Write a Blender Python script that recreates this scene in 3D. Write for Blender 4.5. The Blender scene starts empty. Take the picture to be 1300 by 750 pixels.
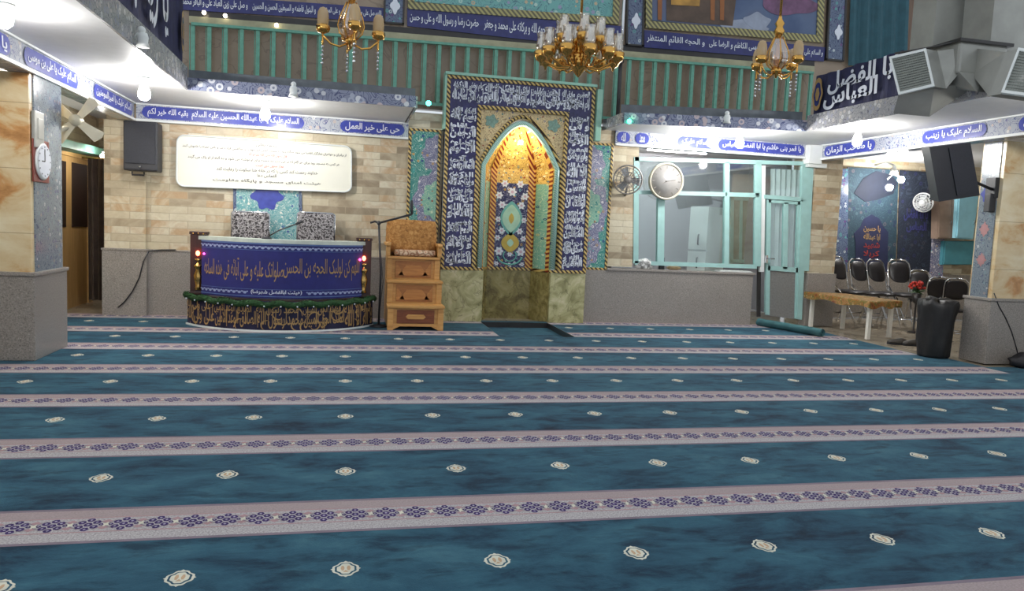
import bpy, bmesh, math, random
from mathutils import Vector, Matrix
random.seed(7)
SC = bpy.context.scene
COL = SC.collection
PI = math.pi
# ------------------------------------------------------------------ camera solve
F, YAW, PITCH, ROLL, CH = 952.2, 0.2221, -0.0917, -0.0447, 1.40
def _axes():
    cy, sy, cp, sp = math.cos(YAW), math.sin(YAW), math.cos(PITCH), math.sin(PITCH)
    f = Vector((sy*cp, cy*cp, sp)); r = Vector((cy, -sy, 0)); u = r.cross(f)
    c, s = math.cos(ROLL), math.sin(ROLL)
    return c*r - s*u, s*r + c*u, f
RX, UX, FX = _axes()
CAM = Vector((0, 0, CH))
def at(x, y, X=None, Y=None, Z=None):
    """point of the room seen at photo pixel x, y on a wall plane X=, Y= or floor/soffit plane Z="""
    d = FX*F + RX*(x-650) + UX*(375-y)
    if X is not None: t = (X-CAM.x)/d.x
    elif Y is not None: t = (Y-CAM.y)/d.y
    else: t = (Z-CAM.z)/d.z
    return CAM + d*t
cam_d = bpy.data.cameras.new('camera'); cam = bpy.data.objects.new('camera', cam_d); COL.objects.link(cam)
cam_d.sensor_width = 36; cam_d.lens = F/1300*36; cam_d.clip_start = 0.05
M = Matrix((RX, UX, -FX)).transposed().to_4x4(); M.translation = CAM
cam.matrix_world = M
SC.camera = cam
SC.view_settings.view_transform = 'Standard'; SC.view_settings.look = 'None'
SC.view_settings.gamma = 1; SC.view_settings.exposure = 0.0
SC.view_settings.use_curve_mapping = False

# ------------------------------------------------------------------ materials
def s2l(c):
    return tuple((v/12.92 if v <= .04045 else ((v+.055)/1.055)**2.4) for v in c)
def rgb(r, g, b): return s2l((r/255, g/255, b/255)) + (1,)
class NT:
    def __init__(s, name):
        s.m = bpy.data.materials.new(name); s.m.use_nodes = True
        s.t = s.m.node_tree; s.n = s.t.nodes; s.l = s.t.links
        s.b = s.n['Principled BSDF']
    def node(s, typ, **k):
        n = s.n.new(typ)
        for a, v in k.items():
            if a.startswith('i_'):
                key = a[2:]; key = int(key) if key.isdigit() else key
                s.put(n.inputs[key], v)
            else: setattr(n, a, v)
        return n
    def put(s, inp, v):
        if isinstance(v, bpy.types.NodeSocket): s.l.new(v, inp)
        else: inp.default_value = v
    def pos(s, plane='xyz'):
        g = s.node('ShaderNodeNewGeometry').outputs['Position']
        if plane == 'xyz': return g
        sp = s.node('ShaderNodeSeparateXYZ', i_0=g); d = dict(x=sp.outputs[0], y=sp.outputs[1], z=sp.outputs[2])
        return s.node('ShaderNodeCombineXYZ', i_0=d[plane[0]], i_1=d[plane[1]]).outputs[0]
    def math(s, op, a, b=0.0):
        n = s.node('ShaderNodeMath', operation=op); s.put(n.inputs[0], a); s.put(n.inputs[1], b); return n.outputs[0]
    def ramp(s, fac, stops, interp='LINEAR'):
        n = s.node('ShaderNodeValToRGB', i_0=fac); cr = n.color_ramp; cr.interpolation = interp
        while len(cr.elements) < len(stops): cr.elements.new(0.5)
        for e, (p, c) in zip(cr.elements, stops): e.position = p; e.color = c
        return n.outputs[0]
    def mix(s, fac, a, b, mode='MIX'):
        n = s.node('ShaderNodeMix', data_type='RGBA', blend_type=mode)
        s.put(n.inputs[0], fac); s.put(n.inputs[6], a); s.put(n.inputs[7], b); return n.outputs[2]
    def noise(s, vec, scale, detail=3, rough=.5, dist=0):
        return s.node('ShaderNodeTexNoise', i_Vector=vec, i_Scale=scale, i_Detail=detail, i_Roughness=rough, i_Distortion=dist).outputs[0]
    def bump(s, h, strength=.3, dist=.01):
        b = s.node('ShaderNodeBump', i_Height=h, i_Strength=strength, i_Distance=dist); s.l.new(b.outputs[0], s.b.inputs['Normal'])
    def fin(s, color, rough=.5, metal=0.0, spec=.5):
        s.put(s.b.inputs['Base Color'], color); s.put(s.b.inputs['Roughness'], rough); s.b.inputs['Metallic'].default_value = metal
        s.b.inputs['Specular IOR Level'].default_value = spec
        return s.m
def plain(name, c, rough=.5, metal=0.0, var=.12, scale=9, spec=.5):
    t = NT(name); n = t.noise(t.pos(), scale, 4)
    dark = tuple(v*(1-var) for v in c[:3])+(1,); lite = tuple(min(1, v*(1+var)) for v in c[:3])+(1,)
    return t.fin(t.ramp(n, [(.3, dark), (.7, lite)]), rough, metal, spec)
def emit(name, c, strength):
    t = NT(name); t.b.inputs['Emission Color'].default_value = c; t.b.inputs['Emission Strength'].default_value = strength
    return t.fin(c, .5)
def stone_clad(name, plane, bw=.46, bh=.098, tint=1.0):
    t = NT(name); p = t.pos(plane)
    br = t.node('ShaderNodeTexBrick', i_Vector=p, i_Color1=(0, 0, 0, 1), i_Color2=(1, 1, 1, 1), i_Mortar=(.5, .5, .5, 1), i_Scale=1.0)
    br.inputs['Mortar Size'].default_value = .004; br.inputs['Brick Width'].default_value = bw; br.inputs['Row Height'].default_value = bh
    br.inputs['Bias'].default_value = 0
    n1 = t.noise(p, 3.5, 5, .6, 1.2)
    v = t.math('ADD', t.math('MULTIPLY', br.outputs[0], .62), t.math('MULTIPLY', n1, .42))
    k = lambda r, g, b: rgb(r*tint, g*tint, b*tint)
    c = t.ramp(v, [(.2, k(142, 128, 106)), (.34, k(186, 173, 148)), (.48, k(205, 195, 168)), (.6, k(220, 213, 190)), (.72, k(188, 158, 122)), (.8, k(207, 194, 166)), (.92, k(232, 228, 208))])
    c = t.mix(t.math('MULTIPLY', t.noise(p, 26, 4), .35), c, k(150, 128, 98))
    c = t.mix(t.math('MULTIPLY', br.outputs['Fac'], .55), c, k(140, 124, 100))
    t.bump(t.math('SUBTRACT', t.math('MULTIPLY', br.outputs[0], .5), br.outputs['Fac']), .4, .01)
    return t.fin(c, .38)
def granite(name, base=(140, 134, 128)):
    t = NT(name); p = t.pos()
    n = t.noise(p, 90, 3, .7); n2 = t.noise(p, 2.2, 3)
    b = base
    c = t.ramp(n, [(.3, rgb(b[0]*.62, b[1]*.62, b[2]*.62)), (.48, rgb(*b)), (.62, rgb(b[0]*1.08, b[1]*1.08, b[2]*1.08)), (.72, rgb(*[min(255, v*1.4) for v in b]))])
    c = t.mix(t.math('MULTIPLY', n2, .35), c, rgb(b[0]*.75, b[1]*.72, b[2]*.7))
    return t.fin(c, .28)
def marble(name, stops, scale=1.6, dist=2.5, rough=.22):
    t = NT(name); p = t.pos(); n = t.noise(p, scale, 7, .6, dist)
    c = t.ramp(n, stops); v = t.noise(p, scale*1.7, 4, .5, 1.0)
    vein = t.math('LESS_THAN', t.math('ABSOLUTE', t.math('SUBTRACT', v, .5)), .012)
    c = t.mix(t.math('MULTIPLY', vein, .45), c, stops[0][1])
    return t.fin(c, rough)
def blotch(name):
    """cream onyx slabs with cloudy orange patches and level joints"""
    t = NT(name); p = t.pos(); mp = t.node('ShaderNodeMapping', i_Vector=p); mp.inputs['Scale'].default_value = (1.2, 1.2, 2.2)
    n = t.noise(mp.outputs[0], 1.5, 6, .6, .5)
    c = t.ramp(n, [(.28, rgb(150, 104, 62)), (.38, rgb(196, 146, 92)), (.46, rgb(212, 188, 146)), (.6, rgb(224, 208, 172)), (.76, rgb(232, 222, 196))])
    z = t.node('ShaderNodeSeparateXYZ', i_0=p).outputs[2]; j = t.math('LESS_THAN', t.math('FRACT', t.math('MULTIPLY', z, 1.75)), .012)
    return t.fin(t.mix(t.math('MULTIPLY', j, .6), c, rgb(140, 116, 86)), .25)
def wood(name, c1, c2, axis='z', rough=.4, scale=3):
    t = NT(name); p = t.pos(); mp = t.node('ShaderNodeMapping', i_Vector=p)
    mp.inputs['Scale'].default_value = dict(z=(9, 9, .8), x=(.8, 9, 9), y=(9, .8, 9))[axis]
    n = t.noise(mp.outputs[0], scale, 6, .65, .6)
    return t.fin(t.ramp(n, [(.3, c1), (.7, c2)]), rough)
def floral(name, base, curl, spots, plane='xz', scale=9, rough=.18, curlw=.10, spotw=.28, alt=None):
    """glazed tile: scrolling vine lines over a ground colour with small many-coloured blossoms"""
    t = NT(name); p = t.pos(plane)
    ground = base if alt is None else t.mix(t.math('GREATER_THAN', t.noise(p, scale*.22, 1), .5), base, alt)
    n = t.noise(p, scale*.8, 1.5, .5, .8)
    fr = t.math('FRACT', t.math('MULTIPLY', n, 9.0))
    line = t.math('LESS_THAN', t.math('ABSOLUTE', t.math('SUBTRACT', fr, .5)), curlw)
    c = t.mix(line, ground, curl)
    vo = t.node('ShaderNodeTexVoronoi', i_Vector=p, i_Scale=scale*1.15)
    spot = t.math('LESS_THAN', vo.outputs['Distance'], spotw)
    core = t.math('LESS_THAN', vo.outputs['Distance'], spotw*.45)
    sc = t.ramp(t.node('ShaderNodeSeparateColor', i_0=vo.outputs['Color']).outputs[0], [(i/len(spots), s) for i, s in enumerate(spots)], 'CONSTANT')
    c = t.mix(spot, c, sc)
    c = t.mix(core, c, base)
    return t.fin(c, rough)
def rope(name, c1, c2, scale=26, plane='xz'):
    t = NT(name); p = t.pos('xyz'); sp = t.node('ShaderNodeSeparateXYZ', i_0=p)
    d = t.math('ADD', t.math('ADD', sp.outputs[0], sp.outputs[2]), t.math('MULTIPLY', sp.outputs[1], .6))
    f = t.math('FRACT', t.math('MULTIPLY', d, scale*.5))
    return t.fin(t.ramp(f, [(0, c1), (.42, c1), (.5, c2), (.92, c2), (1, c1)]), .22)

WHITE = rgb(238, 240, 240)
m_soffit = plain('soffit_paint', rgb(226, 226, 226), .55, var=.03)
m_white = plain('white_paint', rgb(226, 230, 228), .5, var=.03)
m_stone = stone_clad('stone_cladding', 'xz')
m_stone_y = stone_clad('stone_cladding_side', 'yz')
m_stone_up = marble('upper_stone', [(.2, rgb(112, 96, 82)), (.4, rgb(146, 128, 110)), (.6, rgb(160, 142, 122)), (.8, rgb(136, 112, 94))], 1.3, .6, .3)
m_granite = granite('grey_granite', (150, 144, 138))
m_pillar = blotch('pillar_onyx')
m_onyx = marble('green_onyx', [(.2, rgb(96, 92, 62)), (.4, rgb(150, 146, 102)), (.55, rgb(184, 178, 134)), (.7, rgb(208, 200, 162)), (.88, rgb(170, 138, 104))], 2.6, 1.8)
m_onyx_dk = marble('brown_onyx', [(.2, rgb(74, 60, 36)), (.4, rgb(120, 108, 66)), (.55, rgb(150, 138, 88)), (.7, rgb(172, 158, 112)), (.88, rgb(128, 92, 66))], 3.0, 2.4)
m_teal_paint = plain('teal_frame_paint', rgb(158, 198, 194), .35, var=.06)
m_rail = plain('green_rail_paint', rgb(100, 158, 138), .35, var=.15, scale=20)
m_rail_lt = plain('pale_green_trim', rgb(150, 196, 176), .35, var=.1)
m_ledge = plain('beige_ledge', rgb(164, 160, 130), .3, var=.15)
m_kerb = plain('grey_kerb', rgb(92, 98, 104), .4, var=.2)
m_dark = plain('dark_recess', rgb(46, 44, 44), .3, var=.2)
m_inscr = plain('ink_navy_tile', rgb(44, 42, 88), .2, var=.3, scale=20)
m_navy = plain('navy_tile', rgb(44, 48, 106), .2, var=.2, scale=14)
m_cobalt = plain('cobalt_tile', rgb(64, 74, 160), .2, var=.15, scale=14)
m_letter = plain('white_lettering', rgb(222, 226, 236), .3, var=.04)
m_gold_letter = plain('gold_lettering', rgb(164, 132, 84), .35, var=.15)
m_gold = plain('polished_gold', rgb(212, 164, 88), .18, 1.0, var=.1)
m_brass = plain('brass', rgb(196, 158, 92), .25, 1.0, var=.1)
m_chrome = plain('chrome', rgb(210, 212, 216), .12, 1.0, var=.03)
m_black = plain('black_plastic', rgb(36, 37, 42), .45, var=.12)
m_blackcloth = plain('black_cloth', rgb(44, 46, 78), .85, var=.2)
m_blackleather = plain('black_leather', rgb(30, 27, 30), .4, var=.2)
m_wood = wood('oak_wood', rgb(178, 126, 66), rgb(212, 164, 98), 'x')
m_wood_carve = wood('carved_wood', rgb(92, 44, 26), rgb(140, 80, 44), 'x', .5, 9)
m_wood_dk = wood('dark_wood', rgb(40, 22, 20), rgb(70, 36, 28), 'z', .3)
m_door = wood('door_wood', rgb(176, 138, 84), rgb(204, 168, 112), 'z', .35)
m_steel = plain('galvanised_steel', rgb(158, 158, 152), .38, .35, var=.14, scale=4)
m_grille = plain('grille_grey', rgb(128, 132, 126), .5, .3, var=.1)
m_floor = marble('beige_floor_tile', [(.2, rgb(120, 108, 92)), (.5, rgb(166, 154, 134)), (.8, rgb(188, 178, 158))], 1.4, 1.0)
m_bulb = emit('bulb_glow', (1, .98, .95, 1), 330)
m_bulb_small = emit('spot_glow', (1, .86, .62, 1), 9)
m_green_glow = emit('green_glow', (.04, 1, .42, 1), 14)
m_red_glow = emit('red_glow', (1, .10, .05, 1), 16)
m_pink_glow = emit('pink_glow', (1, .05, .3, 1), 9)
m_warm_glow = emit('warm_glow', (1, .84, .56, 1), 420)
def glass(name, tint=(.9, .97, .97, 1), mixf=.14, rough=.03):
    t = NT(name); t.n.remove(t.b)
    tr = t.node('ShaderNodeBsdfTransparent', i_0=tint); gl = t.node('ShaderNodeBsdfGlossy', i_Roughness=rough)
    mx = t.node('ShaderNodeMixShader', i_0=mixf, i_1=tr.outputs[0], i_2=gl.outputs[0])
    t.l.new(mx.outputs[0], t.n['Material Output'].inputs[0]); return t.m
m_glass = glass('window_glass')
def frosted(name, c, a):
    t = NT(name); t.b.inputs['Alpha'].default_value = a
    return t.fin(c, .12)
m_shade = glass('clear_lamp_glass', (.97, .93, .86, 1), .32, .12)
m_amber = frosted('amber_lamp_glass', rgb(206, 178, 132), .62); m_smoke = glass('smoky_lamp_glass', (.9, .74, .52, 1), .4, .12)
fl_blue = [rgb(236, 232, 236), rgb(196, 164, 84), rgb(120, 184, 190), rgb(220, 200, 210)]
m_frieze = floral('grey_floral_tile', rgb(178, 182, 190), rgb(96, 104, 140), [rgb(214, 212, 210), rgb(116, 116, 150), rgb(196, 180, 170)], 'xz', 11)
m_frieze_y = floral('grey_floral_tile_side', rgb(168, 172, 182), rgb(92, 100, 136), [rgb(214, 212, 210), rgb(116, 116, 150), rgb(196, 180, 170)], 'yz', 11)
m_fascia = floral('fascia_tile', rgb(128, 134, 156), rgb(76, 82, 116), [rgb(206, 208, 214), rgb(160, 166, 184), rgb(186, 172, 176)], 'xz', 9, spotw=.42, curlw=.12)
m_fascia_y = floral('fascia_tile_side', rgb(158, 158, 160), rgb(112, 112, 124), [rgb(196, 196, 198), rgb(150, 152, 166), rgb(184, 178, 174)], 'yz', 13, spotw=.4)
m_teal_floral = floral('teal_floral_tile', rgb(62, 134, 126), rgb(176, 208, 192), [rgb(226, 222, 200), rgb(40, 60, 128), rgb(196, 156, 90), rgb(70, 160, 150)], 'xz', 11, spotw=.26, curlw=.08)
m_turq_floral = floral('turquoise_floral_tile', rgb(128, 180, 158), rgb(206, 222, 190), [rgb(40, 70, 110), rgb(222, 206, 140), rgb(150, 80, 60), rgb(60, 140, 130)], 'xz', 12, spotw=.24, curlw=.07)
m_yellow_floral = floral('ochre_floral_tile', rgb(216, 194, 146), rgb(142, 116, 84), [rgb(96, 130, 120), rgb(224, 208, 160), rgb(140, 70, 48), rgb(90, 90, 120)], 'xz', 15, spotw=.26, curlw=.12)
m_gold_floral = floral('golden_floral_tile', rgb(222, 186, 104), rgb(120, 76, 40), [rgb(236, 220, 160), rgb(160, 60, 40), rgb(90, 120, 130), rgb(240, 230, 200)], 'xz', 15, spotw=.28, curlw=.11)
m_navy_floral = floral('navy_floral_tile', rgb(34, 34, 84), rgb(150, 150, 176), [rgb(226, 222, 224), rgb(190, 150, 80), rgb(110, 160, 170), rgb(170, 110, 130)], 'xz', 12, spotw=.27, curlw=.09)
m_purple_floral = floral('violet_floral_tile', rgb(116, 118, 146), rgb(200, 196, 206), [rgb(226, 222, 224), rgb(180, 150, 110), rgb(120, 170, 172)], 'xz', 12)
m_pilaster = floral('pilaster_tile', rgb(96, 110, 134), rgb(50, 56, 96), [rgb(180, 190, 196), rgb(100, 70, 120), rgb(90, 150, 150)], 'xz', 10)
m_pil_side = floral('pillar_tile', rgb(124, 134, 142), rgb(82, 92, 110), [rgb(176, 180, 182), rgb(100, 104, 132), rgb(150, 140, 138), rgb(124, 144, 150)], 'yz', 14)
m_rope = rope('rope_tile', rgb(206, 176, 104), rgb(58, 42, 34), 30)
m_rope_red = rope('red_gold_rope_tile', rgb(222, 176, 88), rgb(120, 44, 28), 30)
m_turq = plain('turquoise_glaze', rgb(110, 178, 172), .15, var=.1)
m_stripe_border = rope('yellow_brick_border', rgb(168, 160, 104), rgb(96, 92, 70), 26)

# ------------------------------------------------------------------ mesh helpers
class B:
    def __init__(s): s.v = []; s.f = []; s.mi = []; s.sm = []
    def add(s, vs, fs, mi=0, smooth=False):
        o = len(s.v); s.v += [Vector(v) for v in vs]
        for f in fs: s.f.append([o+i for i in f]); s.mi.append(mi); s.sm.append(smooth)
        return s
    def box(s, a, b, mi=0):
        x0, x1 = sorted((a[0], b[0])); y0, y1 = sorted((a[1], b[1])); z0, z1 = sorted((a[2], b[2]))
        return s.hexa([(x0, y0, z0), (x1, y0, z0), (x1, y0, z1), (x0, y0, z1)], [(x0, y1, z0), (x1, y1, z0), (x1, y1, z1), (x0, y1, z1)], mi)
    def hexa(s, q, r, mi=0):
        """q: front quad (counter-clockwise from outside), r: matching back quad"""
        return s.add(list(q)+list(r), [(0, 1, 2, 3), (7, 6, 5, 4), (0, 4, 5, 1), (1, 5, 6, 2), (2, 6, 7, 3), (3, 7, 4, 0)], mi)
    def prism(s, poly, d, mi=0):
        """poly: list of 3-D points; d: extrusion vector"""
        n = len(poly); d = Vector(d); a = [Vector(p) for p in poly]
        fs = [tuple(range(n)), tuple(range(2*n-1, n-1, -1))] + [(i, i+n, (i+1) % n+n, (i+1) % n) for i in range(n)]
        return s.add(a+[p+d for p in a], fs, mi)
    def bbox(s, a, b, bev=.01, mi=0):
        """box with chamfered vertical and horizontal edges"""
        bm = bmesh.new(); c = [(p+q)/2 for p, q in zip(a, b)]; dm = [abs(p-q) for p, q in zip(a, b)]
        bmesh.ops.create_cube(bm, size=1, matrix=Matrix.Translation(c) @ Matrix.Diagonal((*dm, 1)))
        bmesh.ops.bevel(bm, geom=list(bm.edges), offset=min(bev, min(dm)*.45), segments=2, affect='EDGES', profile=.6)
        return s.addbm(bm, mi)
    def addbm(s, bm, mi=0, smooth=False):
        bm.verts.index_update()
        s.add([v.co.copy() for v in bm.verts], [[v.index for v in f.verts] for f in bm.faces], mi, smooth); bm.free(); return s
    def tube(s, pts, r, n=8, mi=0, close=False, smooth=True):
        pts = [Vector(p) for p in pts]; k = len(pts); R = r if isinstance(r, (list, tuple)) else [r]*k
        vs = []; up = None
        for i, p in enumerate(pts):
            a = pts[(i-1) % k] if (close or i) else p; b = pts[(i+1) % k] if (close or i < k-1) else p
            t = (b-a).normalized()
            if up is None:
                up = Vector((0, 0, 1)) if abs(t.z) < .9 else Vector((1, 0, 0))
            e = t.cross(up)
            if e.length < 1e-4: e = t.orthogonal()
            e.normalize(); g = e.cross(t); up = g
            for j in range(n):
                an = 2*PI*j/n; vs.append(p+(e*math.cos(an)+g*math.sin(an))*R[i])
        fs = []
        for i in range(k if close else k-1):
            for j in range(n):
                a, b = i*n, ((i+1) % k)*n; fs.append((a+j, a+(j+1) % n, b+(j+1) % n, b+j))
        if not close: fs += [tuple(range(n-1, -1, -1)), tuple((k-1)*n+j for j in range(n))]
        return s.add(vs, fs, mi, smooth)
    def lathe(s, prof, c=(0, 0, 0), axis='z', n=20, mi=0, smooth=True, lobes=0, amp=0, cap=True):
        vs = []
        for r, h in prof:
            for j in range(n):
                a = 2*PI*j/n; rr = r*(1+amp*math.cos(lobes*a)); x, y = rr*math.cos(a), rr*math.sin(a)
                q = dict(z=(x, y, h), y=(x, h, y), x=(h, x, y))[axis]; vs.append(Vector(q)+Vector(c))
        k = len(prof); fs = [(i*n+j, i*n+(j+1) % n, (i+1)*n+(j+1) % n, (i+1)*n+j) for i in range(k-1) for j in range(n)]
        if cap and prof[0][0] > 1e-4: fs.append(tuple(range(n-1, -1, -1)))
        if cap and prof[-1][0] > 1e-4: fs.append(tuple((k-1)*n+j for j in range(n)))
        return s.add(vs, fs, mi, smooth)
    def ball(s, c, r, n=14, mi=0, sq=(1, 1, 1)):
        bm = bmesh.new(); bmesh.ops.create_uvsphere(bm, u_segments=n, v_segments=max(6, n//2+1), radius=r, matrix=Matrix.Translation(c) @ Matrix.Diagonal((*sq, 1)))
        return s.addbm(bm, mi, True)
    def quad(s, q, mi=0): return s.add(q, [(0, 1, 2, 3)], mi)
def base_of(vs):
    xs = [v.x for v in vs]; ys = [v.y for v in vs]; zs = [v.z for v in vs]
    return Vector(((min(xs)+max(xs))/2, (min(ys)+max(ys))/2, min(zs)))
def obj(name, b, mats, parent=None, org=None):
    """links the gathered shapes as ONE mesh; coordinates are the room's; under a parent they become local to it"""
    me = bpy.data.meshes.new(name)
    mats = mats if isinstance(mats, (list, tuple)) else [mats]
    if parent is not None: o0 = Vector(parent['_org'])
    else: o0 = base_of(b.v) if org is None else Vector(org)
    me.from_pydata([tuple(v-o0) for v in b.v], [], b.f)
    for m in mats: me.materials.append(m)
    me.polygons.foreach_set('material_index', b.mi); me.polygons.foreach_set('use_smooth', b.sm)
    bm = bmesh.new(); bm.from_mesh(me); bmesh.ops.recalc_face_normals(bm, faces=bm.faces); bm.to_mesh(me); bm.free()
    me.update()
    o = bpy.data.objects.new(name, me); COL.objects.link(o)
    if parent is not None: o.parent = parent
    else: o.location = o0
    o['_org'] = tuple(o0)
    return o
def tag(o, label, cat, group=None, kind=None):
    o['label'] = label; o['category'] = cat
    if group: o['group'] = group
    if kind: o['kind'] = kind
    return o
def thing(name, loc, label, cat, group=None, kind=None):
    o = bpy.data.objects.new(name, None); COL.objects.link(o); o.location = loc; o['_org'] = tuple(loc); o.empty_display_size = .1
    return tag(o, label, cat, group, kind)
def struct(name, b, m, label=None, cat=None):
    o = obj(name, b, m); o['kind'] = 'structure'
    if label: o['label'] = label
    if cat: o['category'] = cat
    return o
def sthing(name, loc, label, cat): return thing(name, loc, label, cat, None, 'structure')
def dup(root, loc, rotz=None, label=None, scale=None):
    r = root.copy(); COL.objects.link(r); r.location = loc
    if rotz is not None: r.rotation_euler = (0, 0, rotz)
    if scale: r.scale = (scale,)*3
    if label: r['label'] = label
    for ch in list(root.children):
        c = ch.copy(); COL.objects.link(c); c.parent = r
        for g in list(ch.children):
            d = g.copy(); COL.objects.link(d); d.parent = c
    return r
def pq(pts, Y=None, X=None): return [at(x, y, Y=Y, X=X) for x, y in pts]
def slabq(b, pts, Y, d=.02, mi=0):
    """four photo points (tl, tr, br, bl) on the plane Y: a board of thickness d standing in front of it"""
    q = pq(pts, Y=Y-d); r = [p+Vector((0, d, 0)) for p in q]
    return b.hexa([q[3], q[2], q[1], q[0]], [r[3], r[2], r[1], r[0]], mi)

# ------------------------------------------------------------------ writing (joined Persian and Arabic letters)
_T = {}
def _r(ch, start, n): _T[ch] = [chr(start+i) for i in range(n)]
for ch, st, n in [('ا', 0xFE8D, 2), ('ب', 0xFE8F, 4), ('ة', 0xFE93, 2), ('ت', 0xFE95, 4), ('ث', 0xFE99, 4), ('ج', 0xFE9D, 4), ('ح', 0xFEA1, 4), ('خ', 0xFEA5, 4),
                  ('د', 0xFEA9, 2), ('ذ', 0xFEAB, 2), ('ر', 0xFEAD, 2), ('ز', 0xFEAF, 2), ('س', 0xFEB1, 4), ('ش', 0xFEB5, 4), ('ص', 0xFEB9, 4), ('ض', 0xFEBD, 4),
                  ('ط', 0xFEC1, 4), ('ظ', 0xFEC5, 4), ('ع', 0xFEC9, 4), ('غ', 0xFECD, 4), ('ف', 0xFED1, 4), ('ق', 0xFED5, 4), ('ك', 0xFED9, 4), ('ل', 0xFEDD, 4),
                  ('م', 0xFEE1, 4), ('ن', 0xFEE5, 4), ('ه', 0xFEE9, 4), ('و', 0xFEED, 2), ('ي', 0xFEF1, 4), ('آ', 0xFE81, 2), ('أ', 0xFE83, 2), ('ئ', 0xFE89, 4),
                  ('ی', 0xFBFC, 4), ('ک', 0xFB8E, 4), ('گ', 0xFB92, 4), ('پ', 0xFB56, 4), ('چ', 0xFB7A, 4), ('ژ', 0xFB8A, 2), ('ـ', 0x640, 1), ('\u0001', 0xFEFB, 2)]: _r(ch, st, n)
def shape(s):
    s = s.replace('لا', '\u0001'); out = []
    J = lambda c: c in _T
    for i, c in enumerate(s):
        if not J(c): out.append({'(': ')', ')': '('}.get(c, c)); continue
        t = _T[c]; p = s[i-1] if i else ' '; n = s[i+1] if i+1 < len(s) else ' '
        pj = J(p) and len(_T[p]) == 4; nj = J(n) and len(t) == 4
        out.append(t[0] if len(t) == 1 else t[1] if pj and not nj else t[0] if not pj and not nj else t[2] if not pj else t[3])
    return ''.join(reversed(out))
_cache = {}
def glyphs(s, bold=.012):
    k = (s, bold)
    if k in _cache: return _cache[k]
    c = bpy.data.curves.new('writing', 'FONT'); c.body = shape(s); c.resolution_u = 2; c.offset = bold
    o = bpy.data.objects.new('writing', c); COL.objects.link(o); bpy.context.view_layer.update()
    e = o.evaluated_get(bpy.context.evaluated_depsgraph_get()); me = e.to_mesh()
    vs = [v.co.copy() for v in me.vertices]; fs = [list(p.vertices) for p in me.polygons]
    e.to_mesh_clear(); bpy.data.objects.remove(o); bpy.data.curves.remove(c)
    x0 = min(v.x for v in vs); x1 = max(v.x for v in vs); y0 = min(v.y for v in vs); y1 = max(v.y for v in vs)
    _cache[k] = ([((v.x-x0)/(x1-x0), (v.y-y0)/(y1-y0)) for v in vs], fs); return _cache[k]
def write(b, s, fn, u0=0, u1=1, v0=0, v1=1, bold=.012, mi=0):
    """lays the writing s into the window u0..u1, v0..v1 of a surface given by fn(u, v)"""
    uv, fs = glyphs(s, bold)
    b.add([fn(u0+u*(u1-u0), v0+v*(v1-v0)) for u, v in uv], fs, mi)
def quadfn(q, off=Vector((0, -.004, 0))):
    tl, tr, br, bl = [Vector(p) for p in q]
    return lambda u, v: (bl*(1-u)+br*u)*(1-v)+(tl*(1-u)+tr*u)*v+off
def curls(b, fn, n, size, seed=1, asp=1.0, wid=.16, mi=0):
    """calligraphic swashes filling a panel: flat hooked strokes"""
    rn = random.Random(seed)
    for i in range(n):
        cu, cv = rn.uniform(.06, .94), rn.uniform(.06, .94); r = size*rn.uniform(.6, 1.2); a0 = rn.uniform(0, 2*PI); sw = rn.uniform(1.6, 4.2)*rn.choice((-1, 1)); m = 9
        L = []; 
        for k in range(m):
            t = k/(m-1); a = a0+sw*t; rr = r*(1-.45*t); w = r*wid*(math.sin(PI*min(.98, t*.9+.08)))
            L.append((a, rr-w, rr+w))
        vs = []
        for a, r1, r2 in L:
            for q in (r1, r2):
                u = min(.985, max(.015, cu+q*math.cos(a)*asp)); v = min(.985, max(.015, cv+q*math.sin(a))); vs.append(fn(u, v))
        b.add(vs, [(2*k, 2*k+1, 2*k+3, 2*k+2) for k in range(m-1)], mi)
def strokes(b, fn, n, seed, h=(.5, .9), w=.008, mi=0):
    """tall upright letter stems"""
    rn = random.Random(seed)
    for i in range(n):
        u = (i+.5+rn.uniform(-.3, .3))/n; v0 = rn.uniform(.08, .3); v1 = min(.95, v0+rn.uniform(*h)); s = rn.uniform(-.4, .4)*w
        b.add([fn(u-w, v0), fn(u+w*.4, v0), fn(u+w+s, v1), fn(u-w+s, v1)], [(0, 1, 2, 3)], mi)
# ================================================================== ROOM SHELL
W = 10.87            # the wall the hall faces
ZL, ZR = 2.785, 2.90  # underside of the gallery, left and right of the prayer niche
PIT = (1.95, 2.97, 9.28, 10.66)
def sheet(b, x0, x1, y0, y1, z0, z1, hole=None, mi=0):
    if hole is None: return b.box((x0, y0, z0), (x1, y1, z1), mi)
    hx0, hx1, hy0, hy1 = hole
    b.box((x0, y0, z0), (hx0, y1, z1), mi); b.box((hx1, y0, z0), (x1, y1, z1), mi)
    b.box((hx0, y0, z0), (hx1, hy0, z1), mi); b.box((hx0, hy1, z0), (hx1, y1, z1), mi)
b = B(); sheet(b, -6, 13, -1.5, 14, -.12, -.014, PIT); b.box((PIT[0], PIT[2], -.12), (PIT[1], 11.3, -.085))
struct('floor', b, m_floor)
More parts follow.
